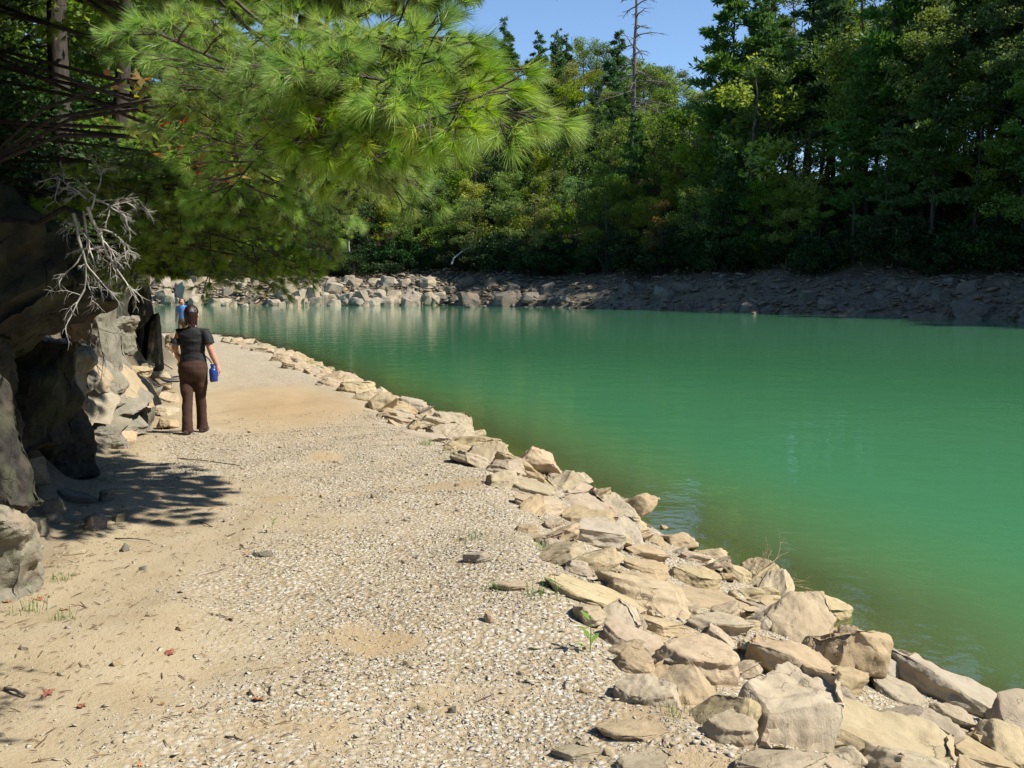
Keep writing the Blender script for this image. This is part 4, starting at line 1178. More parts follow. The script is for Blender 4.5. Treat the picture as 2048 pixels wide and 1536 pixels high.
pineC, axC = near_pine("white_pine_tree", (-9.6, 19.8), 12.5, (.02, 0), .2, "third white pine whose boughs hang beside the black stone pillars")
for px, py, d in [(350, 522, 19.5), (385, 490, 19), (430, 475, 18.5), (470, 480, 18), (520, 460, 17.5), (500, 420, 18), (440, 420, 18.5), (380, 440, 19), (330, 470, 19.5), (300, 430, 19), (560, 400, 17), (460, 360, 17.5), (390, 360, 18), (320, 360, 18.5), (540, 330, 17), (420, 300, 17.5), (340, 290, 18), (600, 345, 19.5), (560, 320, 19), (610, 390, 19.8), (575, 430, 20), (530, 390, 20), (630, 350, 20.5)]:
    tip = at_d(px, py, d)
    branch_to(pineC, axC(tip.z + pr_.uniform(.2, .9)), tip, .03, .2, 3, 1.7, BOUGH_C)
for i in range(26):
    zz = 6.5 + 7.5 * (i / 26); R = min(4.6, (15.5 - zz) * .7) * pr_.uniform(.75, 1.0); a = rad(-100 + 220 * ((i * .618) % 1.0))
    branch_to(pineC, axC(min(14.5, zz + .2)), axC(zz) + Vector((math.cos(a) * R, math.sin(a) * R, .1)), .03, .2, 2, 1.8, BOUGH_C)

# ------------------------------------------------------------------ dark undergrowth on the left slope
SAP = [proto("understory_tree", broadleaf(640 + i, 7, 2.2, M['leaf_green'], M['bark_dark'], base=.12, nl=9000, leaf=.085, clumps=70)) for i in range(2)]
ul = [(-6.3, 8.4, 1.1), (-6.2, 7.2, 1.2), (-6.0, 10.4, 1.0), (-6.4, 9.0, 1.3), (-6.4, 11.6, 1.2), (-7.4, 13.2, 1.3), (-6.9, 15.0, 1.2), (-8.4, 16.8, 1.4), (-8.9, 20.0, 1.5), (-9.6, 22.8, 1.5), (-10.4, 25.5, 1.5), (-11.8, 29.5, 1.6), (-5.4, 5.9, .9), (-7.6, 10.5, 1.6), (-9.3, 13.0, 1.8), (-10.2, 17, 1.8), (-12.5, 25, 2.0), (-13.6, 33, 1.8)]
for i, (x, y, s) in enumerate(ul):
    p = 1024 + x / y * FPX
    where = "above the overhang at the left edge" if p < 60 else ("above the hanging roots" if p < 240 else "behind the black stone pillar")
    plant(LAUREL_NEAR[i % 2], (x, y, hgt(x, y) - .2), i * 1.7, s, f"dark glossy laurel {where}, {['low', 'broad', 'tall'][i % 3]}", "shrub", "laurels on the left slope")
for i, (x, y, s) in enumerate([(-7.2, 12.2, 1.1), (-8.6, 14.8, 1.25), (-6.1, 8.2, 1.0), (-9.8, 19.5, 1.4), (-11.4, 24, 1.5), (-8.2, 9.6, 1.3), (-13, 30, 1.5), (-10.6, 14, 1.5), (-15, 38, 1.5), (-13, 20, 1.6)]):
    plant(SAP[i % 2], (x, y, hgt(x, y) - .2), i * 2.1, s, ["leafy tree behind the second pine", "leafy tree above the grey boulders", "leafy tree beside the big pine's trunk", "leafy tree over the black pillars", "leafy tree beyond the black pillars", "leafy tree at the back of the left slope", "distant leafy tree on the left shore", "tall leafy tree deep on the left slope", "last leafy tree at the end of the left shore", "tall leafy tree behind the pillars"][i], "tree", "leafy trees on the left slope")
# canopy trees added, mostly above the frame, to keep the slope in shade
for i, (x, y, s) in enumerate([(-8.5, 15.5, .85), (-10.5, 21.5, .9), (-12.5, 28, .9)]):
    plant(BL['tall'][i % 3], (x, y, hgt(x, y) - .2), i * 1.1, s, ["tall hardwood above the second pine", "tall hardwood above the black pillars", "tall hardwood at the far end of the left slope"][i], "tree", "tall trees on the left slope")

for i, (x, y, s) in enumerate([(-5.4, 6.4, 1.5), (-5.3, 4.0, 1.5), (-6.4, 9.4, 1.5)]):
    plant(SAP[i % 2], (x, y, hgt(x, y) - .2), 0 if i < 2 else 1, s, ["leafy tree crowded under the big pine, left edge", "leafy tree whose crown fills the top left corner", "leafy tree between the two white pines"][i], "tree", "leafy trees on the left slope", tilt=(0, .55 if i < 2 else 0))
CAN = proto("canopy_tree", broadleaf(660, 13, 3.6, M['leaf_green'], M['bark_dark'], base=.38, nl=15000, leaf=.12, clumps=95))
for i, (x, y, s) in enumerate([(-5.9, 11.0, 1.0), (-6.3, 14.0, 1.0), (-6.9, 17.4, 1.05), (-8.0, 21.5, 1.05), (-6.6, 7.6, 1.0)]):
    plant(CAN, (x, y, hgt(x, y) - .2), i * 1.3, s, ["canopy tree rising above the tilted slabs", "canopy tree rising above the grey square boulder", "canopy tree rising above the short dark pillar", "canopy tree rising above the tall dark pillar", "canopy tree rising behind the overhanging boulder"][i], "tree", "tall trees on the left slope")
# dogwood with turning leaves
def dogwood():
    g = np.random.default_rng(88); root = empty("dogwood_sapling", (-3.7, 5.6, hgt(-3.7, 5.6))); R0 = np.array(root.location)
    st = MB(); st.tube(np.array([(0, 0, -.2), (.3, .0, .6), (.6, -.05, 1.0), (.8, -.1, 1.2)]), [.03, .022, .016, .01], 6)
    link("stem", st.mesh("stem", M['bark_dark']), root)
    for (a, b, n) in [((345, 275, 4.2), (490, 350, 3.9), 120), ((300, 200, 4.4), (430, 240, 4.1), 60), ((400, 200, 4.1), (470, 260, 4.0), 50), ((250, 160, 4.5), (340, 190, 4.3), 40)]:
        A, B = np.array(at_d(*a)) - R0, np.array(at_d(*b)) - R0
        s0 = np.array((.8, -.1, 1.2)); q = MB()
        q.tube(np.array([s0, (s0 + A) / 2 + (0, 0, .1), A, (A + B) / 2 + (0, 0, .03), B]), [.012, .01, .008, .006, .003], 4)
        br = link("branch", q.mesh("branch", M['bark_dark']), root)
        u = g.random((n, 1)); C = A * (1 - u) + B * u + g.normal(0, 1, (n, 3)) * (.06, .08, .032)
        V, Fq = leaves_np(g, C, .058, up=1.0, aspect=.5)
        lv = MB(); lv.add(V, Fq, np.repeat(np.clip(.15 + .55 * (g.random(n) ** 1.5) + .5 * (g.random(n) < .22), 0, 1), 4))
        link("leaves", lv.mesh("leaves", M['dogwood'], False), br)
    tag(root, "dogwood spray of green and red leaves under the pine boughs", "tree")
dogwood()

# hanging dead roots
M['root'] = mat_bark("bleached_root", (0.30, 0.28, 0.24), (0.52, 0.49, 0.43))
def tangle(name, start, d, L, gens, seed, mat, r0, label, cat, droop=.12, kids=5, spread=1.0):
    g = np.random.default_rng(seed); root = empty(name, start)
    def rec(p, d, L, r, gen, q):
        pts = limb(g, p, d, L, 6, droop=droop, wob=.16 * spread)
        q.tube(pts, np.linspace(r, r * .35, 7), 5 if gen == 0 else 4)
        if gen >= gens: return
        for i in range(kids):
            k = g.integers(1, 7); dd = pts[k] - pts[k - 1]; dd = dd / np.linalg.norm(dd) + g.normal(0, .55 * spread, 3)
            rec(pts[k], dd, L * g.uniform(.35, .6), r * .5, gen + 1, q)
    for i, (dx, LL) in enumerate(zip(d, L)):
        q = MB(); rec(np.zeros(3) + g.normal(0, .03, 3), np.array(dx, float), LL, r0, 0, q)
        link("root" if cat == "roots" else "twig", q.mesh("root", mat), root)
    return tag(root, label, cat)
s0 = at_d(160, 425, 6.3)
tangle("dead_roots", s0, [(.15, -.1, -1), (.35, 0, -1), (0.05, .1, -1)], [.48, .44, .36], 3, 5, M['root'], .013, "grey tangle of dead roots hanging over the left cliff", "roots", .10, 5)
rt = [o for o in COL.objects if o.name == "dead_roots"][0]
q = MB(); e1 = Vector((-4.5, 7.4, hgt(-4.5, 7.4) - .1)) - rt.location
q.tube([e1, e1 * .7 + Vector((0, 0, .12)), e1 * .42 + Vector((.05, 0, .20)), e1 * .2 + Vector((0, 0, .05)), e1 * .07 + Vector((0, 0, .07)), Vector((.0, 0, .0)), Vector((.01, 0, -.08))], [.03, .027, .022, .02, .017, .014, .01], 7)
link("root", q.mesh("root", M['bark_dark']), rt)
tangle("dead_branches", at_d(185, 400, 6.3), [(.5, 0, .3), (.2, 0, .7), (-.4, 0, .4), (.8, -.1, -.1)], [.25, .28, .28, .25], 3, 6, M['root'], .008, "dead grey twigs sprouting above the hanging roots", "branches", .05, 5)
tangle("dead_roots", at_d(195, 640, 11.6), [(.1, 0, -1), (.3, 0, -.9)], [.6, .55], 2, 8, M['deadwood'], .010, "thin dead rootlets trailing over the grey square boulder", "roots", .08, 5)

# ------------------------------------------------------------------ people
def loft(bm, rings, n=14):
    """rings: (x,y,z, rx, ry) horizontal ellipses"""
    prev = None
    for (x, y, z, rx, ry) in rings:
        vs = [bm.verts.new((x + rx * math.cos(a * 2 * math.pi / n), y + ry * math.sin(a * 2 * math.pi / n), z)) for a in range(n)]
        if prev:
            for i in range(n): bm.faces.new((prev[i], prev[(i + 1) % n], vs[(i + 1) % n], vs[i]))
        else: bm.faces.new(vs[::-1])
        prev = vs
    bm.faces.new(prev)

def limb_loft(bm, pts, rads, n=10, cap=True):
    V, Fq = tube_np(np.array([tuple(p) for p in pts], float), rads, n)
    vs = [bm.verts.new(v) for v in V]
    for f in Fq: bm.faces.new([vs[i] for i in f])
    bm.faces.new(vs[:n][::-1]); bm.faces.new(vs[-n:])

def fused(name, bm, mat, voxel, smooth_it=6, disp=None):
    """one continuous surface out of overlapping lofts"""
    bmesh.ops.recalc_face_normals(bm, faces=bm.faces[:])
    me = bpy.data.meshes.new("tmp"); bm.to_mesh(me); bm.free()
    o = bpy.data.objects.new("tmp", me); COL.objects.link(o)
    r = o.modifiers.new("r", 'REMESH'); r.mode = 'VOXEL'; r.voxel_size = voxel; r.use_smooth_shade = True
    s = o.modifiers.new("s", 'SMOOTH'); s.factor = .5; s.iterations = smooth_it
    dg = bpy.context.evaluated_depsgraph_get()
    out = bpy.data.meshes.new_from_object(o.evaluated_get(dg)); out.name = name
    bpy.data.objects.remove(o); bpy.data.meshes.remove(me)
    if disp:
        for v in out.vertices: v.co = disp(v.co)
    out.materials.clear(); out.materials.append(mat)
    out.polygons.foreach_set("use_smooth", np.ones(len(out.polygons), dtype=bool))
    return out

def hand(bm, wrist, d, side, sc=1.0):
    """palm with five bent fingers hanging along d; side +1: thumb towards +x"""
    d = Vector(d).normalized(); w = Vector(wrist)
    fw = Vector((0, 1, 0)); fw = (fw - d * fw.dot(d)).normalized(); sx = d.cross(fw)
    limb_loft(bm, [w, w + d * .045 * sc, w + d * .09 * sc], [.026 * sc, .036 * sc, .034 * sc], 8)
    for i, (o, l) in enumerate([(-.030, .068), (-.010, .080), (.010, .075), (.028, .058)]):
        b = w + d * .075 * sc + fw * o * sc
        k = b + d * l * .55 * sc + sx * side * .006
        t = k + (d * .8 + sx * side * .5).normalized() * l * .5 * sc
        limb_loft(bm, [b, k, t], [.0105 * sc, .0095 * sc, .007 * sc], 6)
    b = w + d * .03 * sc + fw * .02 * sc
    k = b + (d * .5 + fw * .7).normalized() * .045 * sc
    limb_loft(bm, [b, k, k + (d * .9 + fw * .3).normalized() * .035 * sc], [.013 * sc, .011 * sc, .008 * sc], 6)

skin = mat_plain("skin", (0.52, 0.27, 0.19), .55, .35, 20, .12)
black_shirt = mat_plain("black_cotton", (0.016, 0.016, 0.019), .75, .35, 14, .3, .35, .02)
brown_cloth = mat_plain("brown_twill", (0.060, 0.033, 0.024), .85, .2, 9, .25, .35, .03)
hair_mat = mat_plain("dark_auburn_hair", (0.022, 0.008, 0.005), .4, .5, 60, .5, .5, .01)
shoe_mat = mat_plain("grey_shoe", (0.10, 0.09, 0.085), .7, .3, 30, .2)
blue_metal = mat_plain("blue_painted_metal", (0.012, 0.05, 0.26), .28, .5, 30, .08)
white_paper = mat_plain("white_paper", (0.75, 0.74, 0.72), .7, .3, 30, .05)
blue_shirt = mat_plain("light_blue_cotton", (0.10, 0.26, 0.60), .8, .25, 14, .15, .3, .02)
khaki = mat_plain("khaki_cloth", (0.16, 0.125, 0.085), .85, .2, 12, .15)
brown_hair = mat_plain("brown_hair", (0.05, 0.028, 0.016), .5, .4, 60, .4, .4, .01)

def wrinkle(amp, seed, fz=1.0):
    off = Vector((seed * 3.3, seed * 5.1, 0))
    def f(co):
        q = Vector((co.x * 5, co.y * 5, co.z * 16 * fz)) + off
        n = noise.noise(q) + .5 * noise.noise(q * 2.1)
        c = Vector((co.x, co.y, 0)); 
        return co + Vector((co.x * .6, co.y, 0)).normalized() * n * amp if c.length > .01 else co
    return f

def woman(loc, rz):
    root = empty("person", loc, rz)
    # body: head, neck, trunk, arms, hands, legs (facing +y, seen from behind)
    bm = bmesh.new()
    loft(bm, [(0, .01, 1.395, .055, .058), (0, .012, 1.42, .068, .08), (0, .015, 1.46, .078, .096), (0, .012, 1.52, .082, .104), (0, .008, 1.58, .076, .098), (0, .004, 1.62, .052, .07), (0, .002, 1.638, .02, .03)])
    loft(bm, [(0, .115, 1.49, .012, .02), (0, .125, 1.505, .014, .02), (0, .112, 1.535, .008, .012)], 8)        # nose
    for s in (-1, 1): loft(bm, [(s * .083, .0, 1.495, .008, .016), (s * .088, -.004, 1.515, .011, .021), (s * .085, -.004, 1.54, .008, .016)], 8)   # ears
    loft(bm, [(0, -.01, 1.28, .075, .065), (0, -.005, 1.34, .058, .058), (0, .0, 1.38, .053, .055), (0, .008, 1.44, .055, .058)])
    loft(bm, [(0, 0, .90, .155, .105), (0, 0, 1.05, .13, .095), (0, 0, 1.2, .15, .10), (0, -.005, 1.30, .16, .085), (0, -.005, 1.345, .085, .06)])
    # arms: right arm (+x) swings out and back with the hand beside the bottle, left arm bent forward
    RA = [(.165, 0, 1.30), (.205, -.01, 1.20), (.235, -.02, 1.09), (.262, .0, .99), (.30, .03, .875)]
    LA = [(-.165, 0, 1.30), (-.200, -.01, 1.20), (-.225, -.02, 1.09), (-.228, .07, 1.00), (-.226, .14, .935)]
    limb_loft(bm, RA, [.045, .046, .042, .040, .027]); limb_loft(bm, LA, [.045, .046, .042, .040, .027])
    hand(bm, RA[-1], (.18, .1, -1), -1); hand(bm, LA[-1], (-.02, .5, -.8), 1)
    for s, fy in ((-1, -.13), (1, .10)):
        limb_loft(bm, [(s * .085, 0, .88), (s * .080, .0 + fy * .2, .66), (s * .064, fy * .6, .45), (s * .057, fy, .10), (s * .057, fy, .03)], [.085, .070, .050, .036, .035])
    link("body", fused("body", bm, skin, .0062, 4), root)
    # hair: bob
    bm = bmesh.new()
    loft(bm, [(0, -.045, 1.432, .050, .028), (0, -.048, 1.445, .066, .042), (0, -.042, 1.47, .080, .062), (0, -.030, 1.52, .090, .088), (0, -.020, 1.565, .091, .100), (0, -.010, 1.61, .076, .088), (0, -.006, 1.638, .052, .062), (0, -.004, 1.652, .02, .024)], 16)
    for k in range(9):
        a = -1.35 + 2.7 * k / 8; cx, cy = .068 * math.sin(a), -.02 - .058 * math.cos(a)
        limb_loft(bm, [(cx * .8, cy * .8, 1.50), (cx, cy, 1.445), (cx * (1.12 + .14 * (k % 2)), cy * 1.07, 1.408 - .012 * (k % 3))], [.028, .021, .006], 7)
    link("hair", fused("hair", bm, hair_mat, .006, 3, lambda c: c + Vector((c.x, c.y + .02, 0)).normalized() * .005 * noise.noise(Vector((math.atan2(c.x, c.y) * 9, c.z * 6, 3)))), root)
    # shirt
    bm = bmesh.new()
    loft(bm, [(0, 0, .915, .172, .122), (0, 0, .96, .168, .118), (0, 0, 1.03, .152, .110), (0, 0, 1.12, .158, .112), (0, 0, 1.2, .172, .114), (0, -.003, 1.28, .182, .105), (0, -.004, 1.325, .150, .085), (0, -.004, 1.355, .085, .070), (0, -.003, 1.372, .062, .062)], 20)
    for A in (RA, LA):
        limb_loft(bm, [Vector(A[0]) + Vector((-.06 if A is RA else .06, 0, .0)), A[0], A[1], Vector(A[1]) * .55 + Vector(A[2]) * .45], [.058, .068, .074, .078], 12)
    link("shirt", fused("shirt", bm, black_shirt, .009, 3, wrinkle(.009, 1)), root)
    # trousers
    bm = bmesh.new()
    loft(bm, [(0, 0, .955, .158, .112), (0, -.004, .93, .168, .118), (0, -.012, .87, .188, .138), (0, -.014, .80, .190, .140), (0, -.008, .73, .182, .122), (0, 0, .68, .165, .10)], 20)
    for s, fy in ((-1, -.13), (1, .10)):
        limb_loft(bm, [(s * .090, -.006, .80), (s * .080, fy * .25, .62), (s * .064, fy * .6, .45), (s * .058, fy * .85, .27), (s * .056, fy, .10), (s * .056, fy, .035)], [.096, .088, .070, .064, .070, .076], 14)
    link("trousers", fused("trousers", bm, brown_cloth, .010, 4, wrinkle(.010, 2, .5)), root)
    for s, fy in ((-1, -.13), (1, .10)):
        bm = bmesh.new()
        limb_loft(bm, [(s * .057, fy - .07, .035), (s * .057, fy - .02, .04), (s * .060, fy + .06, .038), (s * .063, fy + .15, .03), (s * .064, fy + .19, .025)], [.03, .040, .043, .040, .02], 10)
        def clampz(co): return Vector((co.x, co.y, max(co.z, .002)))
        link("shoe", fused("shoe", bm, shoe_mat, .009, 3, clampz), root)
    return tag(root, "person in a black T-shirt and brown trousers walking away up the path", "person", "people on the path")

pw = hit(391, 866)
wz = hgt(pw.x, pw.y)
woman((pw.x, pw.y, wz), rad(-2)).scale = (.98, .98, .98)
# blue bottle on a clip at the right hip
bm = bmesh.new()
loft(bm, [(0, 0, 0, .036, .036), (0, 0, .006, .041, .041), (0, 0, .125, .041, .041), (0, 0, .15, .034, .034), (0, 0, .162, .019, .019), (0, 0, .175, .017, .017)], 20)
bot = empty("water_bottle", (pw.x + .262, pw.y - .02, wz + .655)); bot.rotation_euler = (0, rad(-4), 0); bot.scale = (1.2, 1.2, 1.1)
bmesh.ops.bevel(bm, geom=[e for e in bm.edges if abs(e.verts[0].co.z - e.verts[1].co.z) < 1e-5], offset=.003, segments=2, affect='EDGES')
link("bottle_body", bm_mesh("bottle_body", bm, blue_metal, True, rad(40)), bot)
bm = bmesh.new(); loft(bm, [(0, 0, .176, .021, .021), (0, 0, .178, .022, .022), (0, 0, .20, .022, .022), (0, 0, .204, .018, .018)], 16)
link("cap", bm_mesh("cap", bm, blue_metal, True, rad(40)), bot)
q = MB(); q.tube([(0, 0, .20), (-.012, 0, .225), (-.03, .0, .26), (-.065, .01, .30)], [.006, .007, .007, .006], 6)
link("strap", q.mesh("strap", mat_plain("grey_strap", (.30, .33, .38), .5, .4)), bot)
tag(bot, "blue metal water bottle hanging at the walking woman's right hip", "bottle")
bm = bmesh.new()
bmesh.ops.create_icosphere(bm, subdivisions=2, radius=.035)
for v in bm.verts: v.co *= 1 + .35 * noise.noise(v.co * 40)
tag(link("paper", bm_mesh("paper", bm, white_paper), None, (pw.x - .232, pw.y + .19, wz + .845)), "crumpled white paper in the walking woman's left hand", "paper")

def man(loc, rz):
    root = empty("person", loc, rz)
    bm = bmesh.new()
    loft(bm, [(0, .01, 1.46, .055, .058), (0, .012, 1.50, .07, .085), (0, .015, 1.56, .078, .098), (0, .01, 1.63, .078, .10), (0, .004, 1.68, .06, .075), (0, .002, 1.70, .02, .03)])
    loft(bm, [(0, .115, 1.55, .012, .02), (0, .125, 1.565, .015, .02), (0, .112, 1.60, .008, .012)], 8)
    loft(bm, [(0, 0, 1.36, .075, .065), (0, 0, 1.44, .058, .058), (0, .008, 1.50, .058, .06)])
    loft(bm, [(0, 0, .95, .155, .105), (0, 0, 1.2, .16, .10), (0, 0, 1.36, .17, .09), (0, 0, 1.42, .08, .06)])
    RA = [(.185, 0, 1.36), (.225, -.01, 1.24), (.25, -.01, 1.12), (.265, .02, 1.00), (.275, .05, .88)]
    LA = [(-x, y, z) for x, y, z in RA]
    limb_loft(bm, RA, [.055, .05, .043, .038, .028]); limb_loft(bm, LA, [.055, .05, .043, .038, .028])
    hand(bm, RA[-1], (.05, .1, -1), -1); hand(bm, LA[-1], (-.05, .1, -1), 1)
    for s, fy in ((-1, -.08), (1, .1)):
        limb_loft(bm, [(s * .09, 0, .9), (s * .09, fy * .3, .5), (s * .085, fy, .1), (s * .085, fy, .03)], [.09, .06, .04, .04])
        limb_loft(bm, [(s * .085, fy - .06, .035), (s * .085, fy + .1, .035), (s * .09, fy + .17, .025)], [.035, .042, .02], 8)
    link("body", fused("body", bm, skin, .011, 3), root)
    bm = bmesh.new()
    loft(bm, [(0, -.02, 1.55, .085, .09), (0, -.015, 1.62, .088, .105), (0, -.008, 1.68, .07, .09), (0, -.004, 1.718, .03, .04)])
    link("hair", fused("hair", bm, brown_hair, .012, 2, lambda c: Vector((c.x, min(c.y, .075), c.z))), root)
    bm = bmesh.new()
    loft(bm, [(0, 0, .90, .175, .125), (0, 0, 1.1, .165, .12), (0, 0, 1.25, .18, .12), (0, 0, 1.36, .185, .105), (0, 0, 1.42, .10, .075), (0, 0, 1.44, .07, .065)], 18)
    for A in (RA, LA): limb_loft(bm, [(A[0][0] * .6, 0, 1.36), A[0], A[1], Vector(A[1]) * .5 + Vector(A[2]) * .5], [.065, .07, .068, .066], 10)
    link("shirt", fused("shirt", bm, blue_shirt, .013, 4), root)
    bm = bmesh.new()
    loft(bm, [(0, 0, .93, .165, .115), (0, 0, .85, .18, .13), (0, 0, .76, .175, .11)], 16)
    for s, fy in ((-1, -.08), (1, .1)): limb_loft(bm, [(s * .095, 0, .82), (s * .095, fy * .3, .55), (s * .09, fy * .5, .42)], [.10, .10, .095], 12)
    link("shorts", fused("shorts", bm, khaki, .014, 4), root)
    return tag(root, "distant person in a light blue shirt walking towards the camera", "person", "people on the path")
pm = at_d(366, 640, 39)
man((pm.x, pm.y, hgt(pm.x, pm.y)), rad(170))

# ------------------------------------------------------------------ small things
tangle("dry_twigs", at_d(1505, 1165, 8.3) , [(.8, .2, .45), (1, .1, .05), (1, -.3, -.1)], [.50, .62, .45], 2, 15, M['twig'], .007, "dry bare twigs sticking out over the water from the bank", "twigs", .03, 4, .8)
wood("stick", [hit(838, 862) + Vector((0, 0, .25)), hit(868, 850) + Vector((0, 0, .30))], .018, .012, M['bark'], "short brown stick lying on the bank slabs", "stick")
for (a, b, r, lab) in [((355, 917), (480, 932), .006, "long thin twig across the gravel behind the woman"), ((230, 1078), (300, 1082), .005, "thin dry twig on the dirt by the left rocks"), ((400, 1046), (425, 1055), .005, "tiny twig on the dirt near the pine's shadow"), ((300, 716), (345, 740), .02, "weathered stick resting on the pale slabs"), ((10, 1380), (50, 1396), .008, "dark twig in the lower left corner"), ((450, 1475), (485, 1482), .004, "tiny twig on the gravel, bottom left")]:
    A, B = hit(*a), hit(*b)
    wood("twig", [A + Vector((0, 0, r)), (A + B) / 2 + Vector((0, 0, r * 2.2)), B + Vector((0, 0, r))], r, r * .6, M['bark'], lab, "twig", 5)
# fallen leaves
def leaf_mesh(seed):
    g = random.Random(seed); bm = bmesh.new(); n = 12
    c = bm.verts.new((0, 0, .12)); ring = []
    for i in range(n):
        a = i * 2 * math.pi / n; k = (.5 if i % 2 else .30) * g.uniform(.8, 1.2)
        ring.append(bm.verts.new((math.cos(a) * k * 1.3, math.sin(a) * k, g.uniform(0, .35))))
    for i in range(n): bm.faces.new((c, ring[i], ring[(i + 1) % n]))
    return bm_mesh("fallen_leaf", bm, M['dead_leaf'], False)
m = NT("dead_leaf"); r = m.rnd()
m.set(m.p, "Base Color", m.ramp(r, [(0, (.30, .12, .04)), (.5, (.45, .20, .07)), (1, (.22, .07, .035))])); m.set(m.p, "Roughness", .7)
M['dead_leaf'] = m.m
LV = [leaf_mesh(i) for i in range(3)]
LF = [(517, 1402, 26, "orange brown curled leaf on the dirt, bottom centre left"), (162, 1415, 24, "orange leaf flat on the dirt, bottom left"), (460, 1240, 20, "dark red leaf with a stem on the path"), (325, 1410, 14, "small tan leaf beside two pebbles, bottom left"), (95, 1390, 26, "crumpled reddish leaf near the lower left corner"), (130, 1220, 18, "brown leaf below the left rock's grass"),
      (80, 1200, 18, "rust leaf at the foot of the left rock"), (16, 1205, 18, "orange leaf at the left edge below the rock"), (700, 1195, 14, "reddish leaf in the middle of the gravel"), (770, 1213, 13, "thin red leaf on the gravel right of the middle one"), (876, 1010, 15, "orange leaf on gravel near the lichen stone"), (670, 925, 14, "orange leaf on gravel below the brown patch"), (645, 1410, 9, "tiny red leaf on the gravel"),
      (182, 1112, 9, "tiny orange leaf beside the flat tan stone"), (340, 1308, 26, "dry curled leaf with a long stem on the path, lower left"), (382, 1425, 16, "red brown leaf pair on the dirt, bottom left"), (280, 1532, 14, "rusty leaf at the bottom edge"), (490, 1110, 12, "orange leaf by the long dark stone")]
for i, (px, py, w, lab) in enumerate(LF):
    p = hit(px, py); L = w / FPX * p.y
    tag(link("fallen_leaf", LV[i % 3], None, p + Vector((0, 0, .004)), (pr_.uniform(-.3, .3), pr_.uniform(-.3, .3), i * 1.9), (L * .9, L * .9, L * .6)), lab, "leaf", "fallen leaves on the path")
# needle and twig litter (uncountable)
lg = np.random.default_rng(66); n = 3400
ly = 2.9 + 9.5 * lg.random(n) ** 1.5; lx = x_l(ly) + (x_p(ly) - x_l(ly)) * lg.random(n) ** 1.7
la = lg.uniform(0, 6.28, n); LL = np.exp(lg.normal(np.log(.014), .5, n)); lw = LL * lg.uniform(.03, .09, n) + .0006
P = np.stack([lx, ly, terrain(lx, ly) + .006], 1); d = np.stack([np.cos(la), np.sin(la), lg.normal(0, .1, n)], 1) * LL[:, None]; sd = np.stack([-np.sin(la), np.cos(la), np.zeros(n)], 1) * lw[:, None]
V = np.stack([P - d - sd, P + d - sd * .6, P + d + sd * .6, P - d + sd, P + np.array([0, 0, .004])], 1).reshape(-1, 3)
b5 = (np.arange(n) * 5)[:, None]
Fl = np.concatenate([b5 + np.array([[0, 1, 4]]), b5 + np.array([[1, 2, 4]]), b5 + np.array([[2, 3, 4]]), b5 + np.array([[3, 0, 4]])])
M['litter'] = mat_leaf("needle_litter", [(.10, .06, .035), (.20, .12, .06), (.30, .17, .08)], trans=.0, hvar=.0)
tag(link("pine_litter", np_mesh("pine_litter", V, Fl, M['litter'], False, {"tint": np.repeat(lg.random(n), 5)})), "fine brown needle and twig litter strewn over the dirt", "litter", kind="stuff")
# weeds and grass
M['grass'] = mat_leaf("grass_blades", [(.07, .15, .03), (.13, .24, .05), (.22, .30, .08)], trans=.35, hvar=.01)
def tuft_mesh(seed, n, h, w, spread):
    g = np.random.default_rng(seed); q = MB()
    for i in range(n):
        b = np.array([g.normal(0, spread), g.normal(0, spread), -.005]); a = g.uniform(0, 6.28); d = np.array([math.cos(a), math.sin(a), 0]); s = np.array([-d[1], d[0], 0]) * w
        L = h * g.uniform(.5, 1.1); k = g.uniform(.2, .8)
        m1 = b + np.array([0, 0, L * .6]) + d * L * k * .3; t = b + np.array([0, 0, L * (1 - k * .25)]) + d * L * k * .8
        q.add([b - s, b + s, m1 + s * .8, m1 - s * .8], [[0, 1, 2, 3]], g.random()); q.add([m1 - s * .8, m1 + s * .8, t], [[0, 1, 2]], g.random())
    return q.mesh("grass_tuft", M['grass'], False)
TU = [tuft_mesh(i, 26, .10, .0022, .05) for i in range(3)]
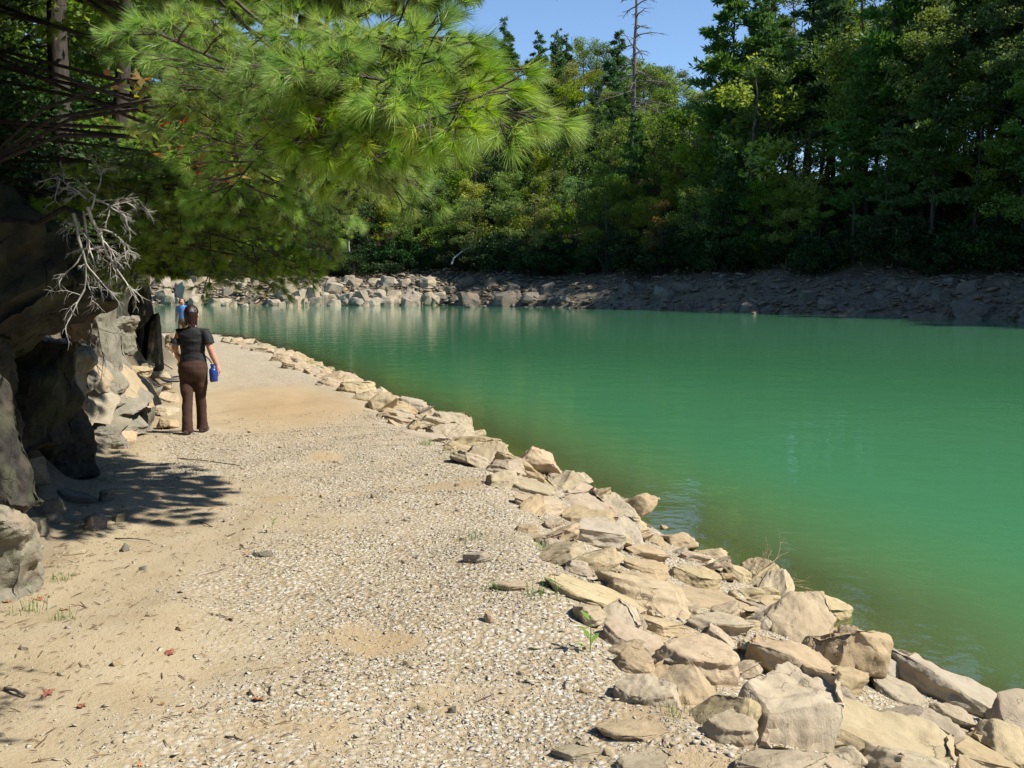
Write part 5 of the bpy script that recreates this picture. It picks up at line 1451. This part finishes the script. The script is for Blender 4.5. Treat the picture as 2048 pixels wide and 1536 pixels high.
def weed_mesh(seed):
    g = np.random.default_rng(seed); q = MB()
    for i in range(7):
        a = g.uniform(0, 6.28); z = .02 + i * .022; d = np.array([math.cos(a), math.sin(a), .5]); d /= np.linalg.norm(d); s = np.array([-math.sin(a), math.cos(a), 0]) * .014
        b = np.array([0, 0, z]); L = .09
        q.add([b, b + d * L * .5 + s, b + d * L - [0, 0, .01], b + d * L * .5 - s], [[0, 1, 2, 3]], .5 + .3 * g.random())
    q.tube([(0, 0, -.01), (.004, 0, .09), (0, .004, .18)], [.003, .0025, .0015], 4)
    return q.mesh("weed", M['grass'], False)
WD = [weed_mesh(1), weed_mesh(2)]
for i, (px, py, s, k, lab) in enumerate([(1180, 1305, 1.0, 'w', "leafy green weed growing in the gravel beside the slabs"), (1110, 1190, .7, 'w', "small weed at the corner of the broad flat slab"), (545, 1065, .6, 'w', "little green weed beside a dark stone on the path"),
        (1195, 1130, .8, 'g', "grass tuft between stones below the pointed grey block"), (1080, 1100, 1.0, 'g', "thin grass by the light grey stone"), (940, 1080, 1.0, 'g', "sparse grass above the lone grey wedge stone"), (1070, 1190, 1.0, 'g', "grass blades left of the broad flat slab"), (1000, 1180, .8, 'g', "grass blades in the gravel left of the low grey slab"),
        (1350, 1430, .7, 'g', "grass tuft right of the lone tilted slab"), (60, 1165, 1.2, 'g', "bright grass at the foot of the pale left rock"), (10, 1190, 1.4, 'g', "grass at the left edge under the pale rock"), (60, 1225, 1.0, 'g', "low grass on the dirt, lower left"), (125, 1162, .7, 'g', "patch of clover green on the dirt by the left rock"), (850, 890, 1.2, 'g', "thin grass along the gravel edge, midway"), (640, 770, 1.4, 'g', "grass tuft at the bend of the bank"), (120, 1240, .8, 'g', "small grass tuft right of the low grass, lower left")]):
    p = hit(px, py)
    tag(link("weed" if k == 'w' else "grass_tuft", (WD if k == 'w' else TU)[i % (2 if k == 'w' else 3)], None, p, (0, 0, i * 1.3), s), lab, "plant", "weeds on the path")

# a word more on stones that would otherwise read alike
seen = {}
for o in COL.objects:
    if o.parent is None and o.get("label") and o.name.startswith("bank_stone"): seen.setdefault(o["label"], []).append(o)
for lab, os_ in seen.items():
    if len(os_) < 2: continue
    os_.sort(key=lambda o: o.location.y)
    names = ["nearer", "farther"] if len(os_) == 2 else (["nearest"] + ["second nearest", "third nearest", "fourth nearest", "fifth nearest"][:len(os_) - 2] + ["farthest"])
    for o, w in zip(os_, names): o["label"] = " ".join((w + " " + lab).split()[:16])
